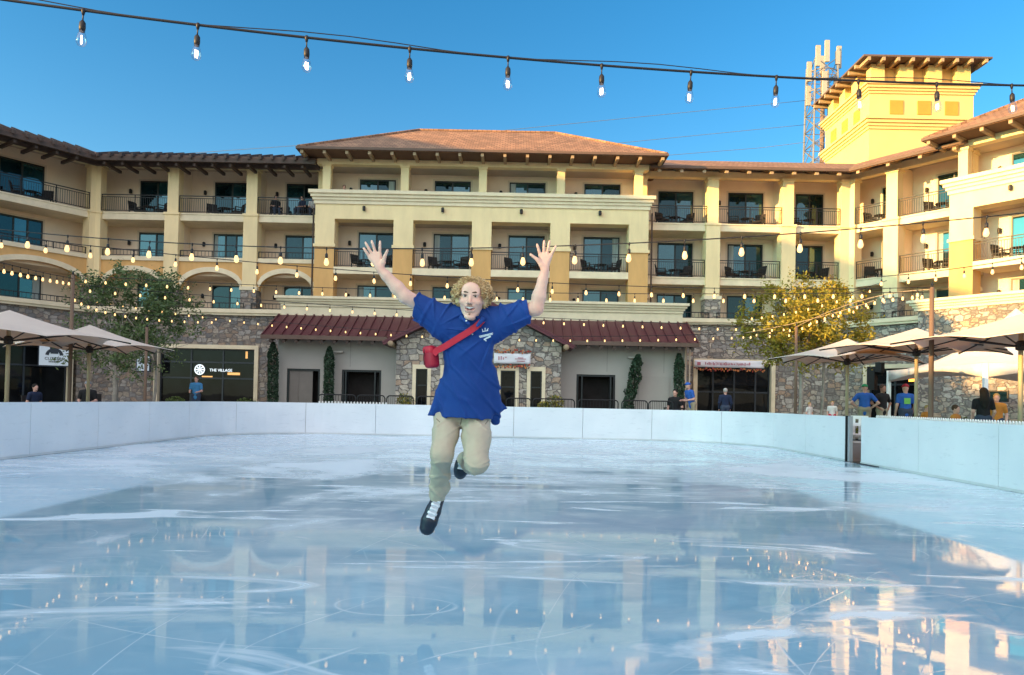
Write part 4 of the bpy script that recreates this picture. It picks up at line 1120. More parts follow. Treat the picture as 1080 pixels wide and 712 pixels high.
# square sign left: dark rim, pale face, emblem with two arcs over lettering
def wsign(label, px0, px1, py0, py1, D, rz, words):
    c = at((px0+px1)/2, (py0+py1)/2, D); w_ = (px1-px0)/780*D/2/math.cos(rz)*1.0; h_ = (py1-py0)/780*D/2
    s = thing('wall_sign', label, 'sign', c, rz)
    B('rim', K['signink'], s, (-w_-0.06, w_+0.06, 0.0, 0.12, -h_-0.06, h_+0.06)); B('face', K['signwhite'], s, (-w_, w_, -0.03, -0.002, -h_, h_))
    m = MB()
    for sgn in (-1, 1):
        n = 8; po = [(sgn*w_*(0.20+0.42*math.sin(a)), h_*(-0.28+0.75*math.cos(a))) for a in [0.25+i*1.0/n for i in range(n+1)]]
        pi_ = [(sgn*w_*(0.16+0.22*math.sin(a)), h_*(-0.28+0.55*math.cos(a))) for a in [0.25+i*1.0/n for i in range(n+1)]]
        for i in range(n): m.prism([po[i], po[i+1], pi_[i+1], pi_[i]], -0.045, -0.0302)
    m.prism([(-w_*0.25, h_*0.05), (w_*0.25, h_*0.05), (w_*0.32, h_*0.72), (-w_*0.32, h_*0.72)], -0.05, -0.0302)
    m.build('emblem', K['signink'], s)
    if words:
        o = text_mesh(words[0], h_*0.36, K['signink'], 'lettering', s); o.location = (0, -0.04, -h_*0.40)
        o = text_mesh(words[1], h_*0.22, K['signink'], 'lettering', s); o.location = (0, -0.04, -h_*0.66)
    return s
wsign('square white sign with dark emblem on the stone wall behind the left umbrellas', 44.5, 70.5, 362, 385.5, 39.0, R(20), ('CUTTERS', 'BARBERS'))
wsign('small white sign with pale emblem among the dark tree stems', 145, 157, 376, 391, 40.6, R(8), None)
# banners
def banner(label, px0, px1, py0, py1, D, strokes, fr_top=True):
    a = at(px0, py0, D); b = at(px1, py1, D); c = (a+b)/2; w_ = abs(b.x-a.x)/2; h_ = abs(a.z-b.z)/2
    s = thing('banner', label, 'banner', c)
    m = MB(); n = 16; vs_ = []; fs_ = []
    for j in range(5):
        for i in range(n+1):
            u = i/n*2-1; v = j/4*2-1; vs_.append((u*w_, -0.02-0.02*math.sin(u*5+v*2), v*h_))
    for j in range(4):
        for i in range(n): fs_.append((j*(n+1)+i, j*(n+1)+i+1, (j+1)*(n+1)+i+1, (j+1)*(n+1)+i))
    m.add(vs_, fs_); o = m.build('sheet', M_('white vinyl banner', (0.72, 0.74, 0.78), 0.6, vary=0.05), s, smooth=True); sm = o.modifiers.new('thickness', 'SOLIDIFY'); sm.thickness = 0.006
    rr_ = random.Random(len(label)); leafc = [K['leafred'], K['leaforange'], K['leafbrown']]
    for z in ((h_+0.10, -h_-0.12) if fr_top else (-h_-0.12,)):
        m = MB(); k = int(w_*2/0.055)
        for i in range(k):
            x = -w_+(i+rr_.random())*2*w_/k; M1 = Matrix.Translation((x, -0.06+rr_.uniform(-0.03, 0.03), z+rr_.uniform(-0.09, 0.09))) @ Matrix.Rotation(rr_.uniform(0, 6), 4, 'Y') @ Matrix.Rotation(rr_.uniform(-0.8, 0.8), 4, 'X')
            m.cur = rr_.choice((0, 0, 1, 1, 2)); m.box(-0.05, 0.05, -0.006, 0.006, -0.03, 0.03, M1)
        m.build('leaf_garland', leafc, s)
    m = MB()
    for (x0, x1, z0, z1) in strokes: m.box(x0*w_, x1*w_, -0.062, -0.055, z0*h_, z1*h_)
    m.build('lettering', M_('faded red lettering', (0.45, 0.16, 0.20), 0.6), s)
    return s
K['leafred'] = M_('red garland leaf', (0.36, 0.055, 0.04), 0.7, vary=0.2); K['leaforange'] = M_('orange garland leaf', (0.55, 0.20, 0.06), 0.7, vary=0.2); K['leafbrown'] = M_('brown garland leaf', (0.10, 0.05, 0.035), 0.7, vary=0.2)
banner('white banner with leaf garlands on the stone gable behind the man', 521, 559.5, 372.5, 384, 35.45, [(-0.75, -0.70, -0.35, 0.4), (-0.64, -0.56, 0.3, 0.4), (-0.62, -0.58, -0.3, 0.3), (-0.5, -0.46, -0.25, 0.2), (-0.4, -0.3, 0.15, 0.3), (0.15, 0.75, -0.12, 0.0), (0.3, 0.6, 0.1, 0.24), (0.25, 0.7, -0.55, -0.4)])
rs = random.Random(5); stk = [(-0.93, -0.83, -0.5, 0.4)]
x = -0.70
while x < 0.6:
    wd = rs.uniform(0.012, 0.03); stk.append((x, x+wd, -0.35+rs.uniform(-0.1, 0.1), 0.25+rs.uniform(-0.1, 0.25))); x += wd+rs.uniform(0.008, 0.03)
banner('wide white banner with red garland over the dark shop front', 732.5, 806, 379.5, 388.5, 41.1, stk, False)

# ------------------------------------------------------------------ barriers and fences outside the boards
def barrier(label, x, y, rz, L=2.1, z0=ZP, h=1.08):
    b = thing('crowd_barrier', label, 'barrier', (x, y, z0), rz, 'black tube barriers behind the far boards')
    r = 0.14; pts = [(-L/2, 0, 0)]
    for i in range(7): a = math.pi-(math.pi/2)*i/6; pts.append((-L/2+r+r*math.cos(a), 0, h-r+r*math.sin(a)))
    for i in range(7): a = math.pi/2-(math.pi/2)*i/6; pts.append((L/2-r+r*math.cos(a), 0, h-r+r*math.sin(a)))
    pts.append((L/2, 0, 0))
    m = MB(); m.tube(pts, 0.026, 8); m.tube([(-L/2, 0, 0.18), (L/2, 0, 0.18)], 0.018, 6); m.build('frame', K['iron'], b, smooth=True)
    m = MB(); k = 13
    for i in range(1, k): x_ = -L/2+L*i/k; m.tube([(x_, 0, 0.18), (x_, 0, h-0.02)], 0.009, 5)
    m.build('bars', K['iron'], b)
    for s in (-1, 1): B('foot', K['iron'], b, (s*(L/2-0.3)-0.03, s*(L/2-0.3)+0.03, -0.3, 0.3, 0.0, 0.04))
    return b
bl = ['below the dark open doorway left of the gable', 'below the yellow flowering pot left of the gable', 'below the narrow glazed door, left of the man', 'below the glazed door just right of the man', 'below the leafy pots right of the gable', 'below the open doorway right of the gable', 'below the ragged leaning cypress', 'below the pale wall by the seated man in black']
for (pxa, pxb), lb in zip(((336, 375), (377, 406), (408, 436), (440, 500), (534, 560), (562, 606), (610, 652), (656, 683)), bl):
    a, b = at(pxa, 418, 31.0), at(pxb, 418, 31.0); barrier('black tube crowd barrier ' + lb, (a.x+b.x)/2, 31.0, 0, b.x-a.x)
barrier('short black crowd barrier beside the seated man in black', at(697, 420, 31).x, 31.0, 0, 1.0)
def pickets(label, pts, sp, z0, h, wd, mat, post=None):
    a = Vector(pts[0]); f = thing('picket_fence', label, 'fence', (a.x, a.y, z0)); m = MB(); P = [Vector(p)-a for p in pts]
    L = sum((P[i+1]-P[i]).length for i in range(len(P)-1)); n = int(L/sp)
    d = (P[-1]-P[0]).normalized()
    for i in range(n+1):
        p = P[0].lerp(P[-1], i/n)
        Mt = Matrix.Translation((p.x, p.y, 0)) @ Matrix.Rotation(math.atan2(d.y, d.x), 4, 'Z')
        m.box(-wd/2, wd/2, -0.012, 0.012, 0.05, h-0.03, Mt); m.add([Mt @ Vector(q) for q in ((-wd/2, -0.012, h-0.03), (wd/2, -0.012, h-0.03), (0, -0.012, h), (-wd/2, 0.012, h-0.03), (wd/2, 0.012, h-0.03), (0, 0.012, h))], [(0,1,2),(5,4,3),(0,2,5,3),(1,4,5,2)])
    o = m.build('pickets', mat, f); o['kind'] = 'stuff'
    for zz in (0.25, h-0.16):
        m = MB(); m.tube([(P[0].x, P[0].y, zz), (P[-1].x, P[-1].y, zz)], 0.022, 6); m.build('rail', post or mat, f)
    return f
a, b = at(338, 425, 26.1), at(408, 425, 26.1)
pickets('low white picket fence showing its tips above the far boards below the cypress', ((a.x, 25.95), (b.x, 25.95)), 0.108, -0.02, 1.16, 0.06, K['white'])
pickets('white picket fence with dark rail behind the near right boards', ((RX1+0.20, 16.6), (RX1+0.20, 6.0)), 0.075, -0.02, 1.145, 0.035, K['white'], K['iron'])

# stacked white plastic chairs seen through the gate
def plastic_chair(z, label):
    c = thing('plastic_chair', label, 'chair', (8.64, 18.5, z), R(-25), 'white plastic chairs stacked beyond the gate')
    m = MB(); m.box(-0.24, 0.24, -0.24, 0.24, 0.40, 0.43); m.build('seat', K['white'], c)
    m = MB()
    for x in (-0.2, -0.07, 0.07, 0.2): m.box(x-0.035, x+0.035, 0.21, 0.24, 0.46, 0.80)
    m.box(-0.26, 0.26, 0.205, 0.245, 0.80, 0.88); m.build('backrest', K['white'], c)
    for s in (-1, 1):
        for y in (-0.21, 0.21): B('leg', K['white'], c, (s*0.22-0.02, s*0.22+0.02, y-0.02, y+0.02, 0, 0.40))
        B('armrest', K['white'], c, (s*0.25-0.025, s*0.25+0.025, -0.22, 0.22, 0.62, 0.65))
    return c
plastic_chair(0.02, 'lower white plastic chair of the stack seen through the gate'); plastic_chair(0.20, 'upper white plastic chair of the stack seen through the gate')
# dark boxes and screens on the right stone walls
for px, py, D, w_, h_, lb in ((1023, 417, 36, 0.75, 0.5, 'left of two dark wall screens under the white marquee'), (1053.5, 418, 32, 0.75, 0.5, 'right of two dark wall screens under the white marquee')):
    c = at(px, py, D); s = thing('wall_screen', lb, 'screen', c, A_R); B('bezel', K['black'], s, (-w_/2, w_/2, -0.05, 0.05, -h_/2, h_/2)); B('display', K['glass2'], s, (-w_/2+0.05, w_/2-0.05, -0.06, -0.0505, -h_/2+0.05, h_/2-0.05))
c = at(925, 396, 38.2); s = thing('wall_speaker', 'pair of black loudspeakers hung on the right stone wall', 'speaker', c, A_R); B('cabinet', K['black'], s, (-0.35, 0.05, -0.35, -0.05, -0.75, 0.45)); B('cabinet', K['black'], s, (0.1, 0.42, -0.4, -0.05, 0.15, 0.65)); B('bracket', K['iron'], s, (-0.1, 0.25, -0.05, 0.1, 0.0, 0.2))
# ------------------------------------------------------------------ foliage
def leaf_mat(name, cols, trans=0.25):
    m, t, b = nt(name)
    oi = t.nodes.new('ShaderNodeNewGeometry')
    r = ramp(t, oi.outputs['Random Per Island'], [(i/max(1, len(cols)-1), c) for i, c in enumerate(cols)])
    t.links.new(r.outputs['Color'], b.inputs['Base Color']); b.inputs['Roughness'].default_value = 0.6
    out = t.nodes['Material Output']; tr = t.nodes.new('ShaderNodeBsdfTranslucent')
    t.links.new(r.outputs['Color'], tr.inputs[0]); mx = t.nodes.new('ShaderNodeMixShader'); mx.inputs[0].default_value = trans
    t.links.new(b.outputs[0], mx.inputs[1]); t.links.new(tr.outputs[0], mx.inputs[2]); t.links.new(mx.outputs[0], out.inputs['Surface'])
    return m
K['leafdark'] = leaf_mat('dark tree leaves', [(0.05, 0.09, 0.03), (0.09, 0.15, 0.045), (0.16, 0.22, 0.08), (0.08, 0.13, 0.055)])
K['leafgold'] = leaf_mat('yellow green tree leaves', [(0.22, 0.22, 0.025), (0.34, 0.30, 0.035), (0.42, 0.33, 0.04), (0.14, 0.17, 0.03)], 0.35)
K['cypress'] = leaf_mat('cypress sprays', [(0.016, 0.042, 0.022), (0.024, 0.062, 0.030), (0.035, 0.075, 0.035)], 0.1)
K['hedge'] = leaf_mat('hedge leaves', [(0.05, 0.09, 0.02), (0.08, 0.13, 0.03), (0.11, 0.16, 0.035)], 0.2)
K['yellowleaf'] = leaf_mat('yellow flowers and leaves', [(0.07, 0.11, 0.025), (0.12, 0.15, 0.03), (0.45, 0.34, 0.04), (0.09, 0.13, 0.03)], 0.2)

def leaf(m, c, size, rnd, asp=0.45, drop=0.0):
    d = Vector((rnd.gauss(0, 1), rnd.gauss(0, 1), rnd.gauss(0, 0.7)-drop)).normalized()
    s = d.cross(Vector((rnd.gauss(0, 1), rnd.gauss(0, 1), rnd.gauss(0, 1)))).normalized()*size*asp*0.5
    a = c - d*size*0.5; b = c + d*size*0.5
    m.add([a, c+s, b, c-s], [(0, 1, 2, 3)])

def tree(label, base, crown_c, crown_r, nclump, nleaf, lsize, mat, seed, trunks, cat='tree', drop=0.2, group=None):
    rnd = random.Random(seed); t_ = thing('leafy_tree', label, cat, base, 0, group); base = Vector(base); cc = Vector(crown_c)-base; cr = Vector(crown_r)
    tips = []
    tb = MB()
    for (ox, oy, r0) in trunks:
        p0 = Vector((ox, oy, 0)); fork = Vector((ox*1.1, oy, cc.z-cr.z*0.75)); tb.tube([p0, p0.lerp(fork, 0.5)+Vector((0.05, 0.02, 0)), fork], [r0, r0*0.85, r0*0.75], 8)
        for _ in range(7):
            a = rnd.uniform(0, 6.28); e = rnd.uniform(0.0, 1.0)
            tip = cc + Vector((cr.x*0.62*math.cos(a)*(1.1-e*0.5), cr.y*0.62*math.sin(a)*(1.1-e*0.5), cr.z*(e*1.25-0.55)))
            midp = fork.lerp(tip, 0.5)+Vector((0, 0, 0.25))
            tb.tube([fork, midp, tip], [r0*0.5, r0*0.32, r0*0.12], 6)
            for _ in range(3):
                q = tip + Vector((rnd.gauss(0, 0.5)*cr.x*0.4, rnd.gauss(0, 0.5)*cr.y*0.4, rnd.gauss(0.1, 0.4)*cr.z*0.4))
                tb.tube([midp.lerp(tip, 0.5), q], [r0*0.15, r0*0.05], 5); tips.append(q)
            tips.append(tip)
    tb.build('trunk', K['bark'], t_, smooth=True)
    m = MB(); cl = []
    while len(cl) < nclump:
        if tips and rnd.random() < 0.45: c = rnd.choice(tips) + Vector((rnd.gauss(0, 0.25), rnd.gauss(0, 0.25), rnd.gauss(0, 0.2)))
        else:
            v = Vector((rnd.gauss(0, 1), rnd.gauss(0, 1), rnd.gauss(0, 1))).normalized()*(rnd.random()**0.4)
            c = cc + Vector((v.x*cr.x, v.y*cr.y, v.z*cr.z))
        n_ = mnoise.noise(Vector((c.x*0.8+seed, c.y*0.8, c.z*0.9)))
        if n_ < -0.12: continue
        cl.append(c)
    for c in cl:
        sr = rnd.uniform(0.16, 0.42); dirv_ = Vector((rnd.gauss(0, 1), rnd.gauss(0, 1), rnd.gauss(0.1, 0.6))).normalized()
        for _ in range(nleaf):
            k = rnd.uniform(-1, 1)
            q = c + dirv_*k*sr*1.5 + Vector((rnd.gauss(0, sr*0.45), rnd.gauss(0, sr*0.45), rnd.gauss(0, sr*0.4)))
            leaf(m, q, lsize*rnd.uniform(0.6, 1.3), rnd, 0.45, drop)
    m.build('crown', mat, t_, fixn=False)
    return t_
a = at(120, 424, 30.0)
tree('dark green leafy tree with pale forked trunk behind the left umbrellas', (a.x, 30.0, ZP), at(141, 340, 30.0), (2.5, 2.0, 2.35), 290, 44, 0.15, K['leafdark'], 11, [(0, 0, 0.12), (1.35, 0.4, 0.07)])
a = at(844, 428, 32.0)
tree('yellow sunlit feathery tree behind the right umbrellas', (a.x, 32.0, ZP), at(851, 342, 32.0), (3.0, 2.1, 2.2), 400, 48, 0.16, K['leafgold'], 23, [(0, 0, 0.11), (1.1, 0.5, 0.08)], drop=0.05)

def cypress(label, pxb, pyb, pxt, pyt, D, rad, seed, ragged=0.0):
    rnd = random.Random(seed); b = at(pxb, pyb, D); tp = at(pxt, pyt, D); b.z = ZP; L = tp - b
    c = thing('cypress', label, 'cypress', b, 0, 'trained cypresses along the pavilion wall')
    m = MB(); m.tube([(0, 0, 0), L*0.9], [0.06, 0.02], 6); m.build('trunk', K['bark'], c)
    m = MB(); n = int(2600*rad/0.25)
    for _ in range(n):
        h = rnd.random(); prof_ = min(1.0, (1-h)*5+0.25)*min(1, h*6+0.6); a = rnd.uniform(0, 6.28)
        rr_ = rad*prof_*(0.75+0.25*rnd.random()) * (1 + ragged*mnoise.noise(Vector((math.cos(a)*1.5, math.sin(a)*1.5, h*9+seed)))*1.6)
        q = L*h + Vector((rr_*math.cos(a), rr_*math.sin(a), 0))
        leaf(m, q, rnd.uniform(0.09, 0.20), rnd, 0.5, -0.8)
    m.build('crown', K['cypress'], c, fixn=False)
    return c
cypress('slim clipped cypress at the left end of the greige pavilion', 288, 424, 288, 361, 36.4, 0.25, 1)
cypress('slim clipped cypress between the two doorways left of the gable', 346.5, 424, 347.5, 366, 36.4, 0.24, 2)
cypress('ragged leaning cypress right of the open doorway', 660, 427, 673, 374, 36.4, 0.27, 3, 0.55)
cypress('upright cypress at the right end of the pavilion by its downspout', 716, 428, 716.5, 373, 36.4, 0.24, 4, 0.2)
b_ = at(1012, 432, 35.0)
cypress('ivy green column on the stone wall behind the white marquee', 1012, 432, 1012, 379, 35.0, 0.30, 9, 0.15)

def shrub(label, px, py, D, w_, h_, mat, n, seed, pot=False, cat='shrub', z0=ZP):
    rnd = random.Random(seed); b = at(px, py, D); s = thing('shrub', label, cat, (b.x, D, z0))
    zz = 0.0
    if pot:
        m = MB(); m.lathe([(0.20, 0), (0.28, 0.40), (0.31, 0.42), (0.31, 0.47), (0.26, 0.47)], 16); m.build('pot', M_('terracotta pot', (0.33, 0.18, 0.11), 0.8), s, smooth=False); zz = 0.45
    m = MB()
    for _ in range(8): m.tube([(0, 0, zz), (rnd.uniform(-w_, w_)*0.35, rnd.uniform(-0.2, 0.2), zz+h_*0.8)], [0.02, 0.008], 5)
    m.build('stems', K['bark'], s)
    m = MB()
    for _ in range(n):
        v = Vector((rnd.gauss(0, 1), rnd.gauss(0, 1), rnd.gauss(0, 1))).normalized()*rnd.random()**0.35
        leaf(m, Vector((v.x*w_/2, v.y*0.4, zz+h_*(0.5+v.z*0.5))), rnd.uniform(0.07, 0.16), rnd, 0.5)
    m.build('foliage', mat, s, fixn=False)
    return s
shrub('clipped low hedge at the left of the lettered shop front', 185, 420, 40.4, 1.2, 0.85, K['hedge'], 900, 1, cat='hedge')
shrub('clipped low hedge at the right of the lettered shop front', 260, 420, 40.4, 1.3, 0.85, K['hedge'], 900, 2, cat='hedge')
shrub('yellow flowering plant in a pot left of the stone gable doors', 428, 420, 34.6, 0.9, 0.8, K['yellowleaf'], 420, 3, True, 'potted plant')
shrub('leafy potted plant right of the narrow gable door, its left half', 573, 423, 34.6, 0.6, 0.55, K['yellowleaf'], 300, 4, True, 'potted plant')
shrub('wider leafy potted plant at the right corner of the stone gable', 585, 421, 34.4, 1.0, 0.85, K['yellowleaf'], 480, 5, True, 'potted plant')
shrub('low shrub behind the gate by the gold lit umbrella pole', 893, 429, 24.0, 1.2, 0.7, K['yellowleaf'], 420, 6, cat='shrub')
shrub('low green bushes under the white marquee by the green column', 1008, 432, 27.0, 1.6, 0.75, K['hedge'], 600, 7, cat='shrub')

# ------------------------------------------------------------------ smooth bodies from distance fields
class SDF:
    def __init__(s, lo, hi, h, ys=1.0):
        s.lo = np.array(lo, float); s.h = h; s.n = np.maximum(4, np.ceil((np.array(hi)-s.lo)/h).astype(int)+1)
        s.d = np.full(tuple(s.n), 1.0, np.float32)
    def sub(s, lo, hi):
        a = np.clip(np.floor((np.array(lo)-s.lo)/s.h).astype(int), 0, s.n-1); b = np.clip(np.ceil((np.array(hi)-s.lo)/s.h).astype(int)+1, 1, s.n)
        if np.any(b <= a): return None
        sl = tuple(slice(a[i], b[i]) for i in range(3))
        g = np.meshgrid(*[s.lo[i]+s.h*np.arange(a[i], b[i]) for i in range(3)], indexing='ij', sparse=True)
        return sl, g
    def comb(s, sl, p, k, op):
        d = s.d[sl]
        if op == 'u':
            if k > 0:
                h = np.clip(0.5+0.5*(d-p)/k, 0, 1); s.d[sl] = d+(p-d)*h - k*h*(1-h)
            else: s.d[sl] = np.minimum(d, p)
        else: s.d[sl] = np.maximum(d, -p)
    def cone(s, a, b, ra, rb, k=0.02, flat=None, op='u'):
        """round cone a->b; flat=(axis vector, factor>1) squeezes the section along an axis"""
        a = np.array(a, float); b = np.array(b, float); R_ = max(ra, rb)+k*1.5+3*s.h
        r = s.sub(np.minimum(a, b)-R_, np.maximum(a, b)+R_)
        if r is None: return s
        sl, (X, Y, Z) = r; ab = b-a; L2 = float(ab@ab)+1e-12
        px, py, pz = X-a[0], Y-a[1], Z-a[2]
        t_ = np.clip((px*ab[0]+py*ab[1]+pz*ab[2])/L2, 0, 1)
        dx, dy, dz = px-t_*ab[0], py-t_*ab[1], pz-t_*ab[2]
        rr_ = ra+(rb-ra)*t_
        if flat is not None:
            ax, f = np.array(flat[0], float), flat[1]; q = (dx*ax[0]+dy*ax[1]+dz*ax[2])
            dd = np.sqrt(np.maximum(dx*dx+dy*dy+dz*dz + q*q*(f*f-1), 1e-12))-rr_
            dd = dd/ (1+(f-1)*0.5)
        else: dd = np.sqrt(dx*dx+dy*dy+dz*dz)-rr_
        s.comb(sl, dd.astype(np.float32), k, op); return s
    def chain(s, pts, rs, k=0.02, flat=None):
        for i in range(len(pts)-1): s.cone(pts[i], pts[i+1], rs[i], rs[i+1], k, flat)
        return s
    def ell(s, c, r, k=0.02, rot=None, op='u'):
        c = np.array(c, float); r = np.array(r, float); R_ = r.max()+k*1.5+3*s.h
        q = s.sub(c-R_, c+R_)
        if q is None: return s
        sl, (X, Y, Z) = q; x, y, z = X-c[0], Y-c[1], Z-c[2]
        if rot is not None:
            M = np.array(rot.to_3x3().transposed()); x, y, z = M[0,0]*x+M[0,1]*y+M[0,2]*z, M[1,0]*x+M[1,1]*y+M[1,2]*z, M[2,0]*x+M[2,1]*y+M[2,2]*z
        k0 = np.sqrt((x/r[0])**2+(y/r[1])**2+(z/r[2])**2); k1 = np.sqrt((x/r[0]**2)**2+(y/r[1]**2)**2+(z/r[2]**2)**2)+1e-9
        s.comb(sl, (k0*(k0-1)/k1).astype(np.float32), k, op); return s
    def cut(s, p, n):
        """remove everything on the +n side of the plane through p"""
        g = np.meshgrid(*[s.lo[i]+s.h*np.arange(s.n[i]) for i in range(3)], indexing='ij', sparse=True)
        n = np.array(n, float)/np.linalg.norm(n)
        s.d = np.maximum(s.d, ((g[0]-p[0])*n[0]+(g[1]-p[1])*n[1]+(g[2]-p[2])*n[2]).astype(np.float32)); return s
    def warp(s, fn):
        g = np.meshgrid(*[s.lo[i]+s.h*np.arange(s.n[i]) for i in range(3)], indexing='ij', sparse=True)
        near = np.abs(s.d) < 0.06
        s.d = np.where(near, s.d+fn(*g), s.d).astype(np.float32); return s
    def mesh(s, name, mat, parent=None, off=(0, 0, 0)):
        d = s.d; ins = d < 0
        nx, ny, nz_ = d.shape
        c = [ins[i:nx-1+i, j:ny-1+j, k:nz_-1+k] for i in (0, 1) for j in (0, 1) for k in (0, 1)]
        tot = sum(x.astype(np.int8) for x in c); act = (tot > 0) & (tot < 8)
        idx = np.argwhere(act); ids = np.full(act.shape, -1, np.int64); ids[act] = np.arange(len(idx))
        acc = np.zeros((len(idx), 3)); cnt = np.zeros(len(idx))
        cor = [(i, j, k) for i in (0, 1) for j in (0, 1) for k in (0, 1)]
        for p in cor:
            for ax in range(3):
                if p[ax]: continue
                q = list(p); q[ax] = 1
                d0 = d[idx[:, 0]+p[0], idx[:, 1]+p[1], idx[:, 2]+p[2]]; d1 = d[idx[:, 0]+q[0], idx[:, 1]+q[1], idx[:, 2]+q[2]]
                m = (d0 < 0) != (d1 < 0); t_ = np.where(m, d0/np.where(m, d0-d1, 1), 0)
                pos = np.tile(np.array(p, float), (len(idx), 1)); pos[:, ax] += t_
                acc[m] += pos[m]; cnt[m] += 1
        V = (idx+acc/cnt[:, None])*s.h+s.lo-np.array(off)
        F = []
        for ax in range(3):
            sl0 = [slice(1, -1)]*3; sl1 = [slice(1, -1)]*3
            sl0[ax] = slice(0, -1); sl1[ax] = slice(1, None)
            a = ins[tuple(sl0)]; b = ins[tuple(sl1)]; e = np.argwhere(a != b)
            sgn = a[tuple(e.T)]
            base = e.copy()
            for o in range(3):
                if o != ax: base[:, o] += 1
            u, v = [(1, 2), (2, 0), (0, 1)][ax]
            q = []
            for du, dv in ((-1, -1), (0, -1), (0, 0), (-1, 0)):
                w_ = base.copy(); w_[:, u] += du; w_[:, v] += dv; q.append(ids[tuple(w_.T)])
            q = np.stack(q, 1); q[~sgn] = q[~sgn][:, ::-1]
            F.append(q)
        F = np.concatenate(F); F = F[(F >= 0).all(1)]
        me = bpy.data.meshes.new(name)
        me.vertices.add(len(V)); me.vertices.foreach_set('co', V.astype(np.float32).ravel())
        me.loops.add(F.size); me.loops.foreach_set('vertex_index', F.astype(np.int32).ravel())
        me.polygons.add(len(F)); me.polygons.foreach_set('loop_start', np.arange(0, F.size, 4, dtype=np.int32))
        me.polygons.foreach_set('use_smooth', np.ones(len(F), bool)); me.update(calc_edges=True); me.validate()
        me.materials.append(mat)
        o = bpy.data.objects.new(name, me); COL.objects.link(o)
        if parent: o.parent = parent
        return o

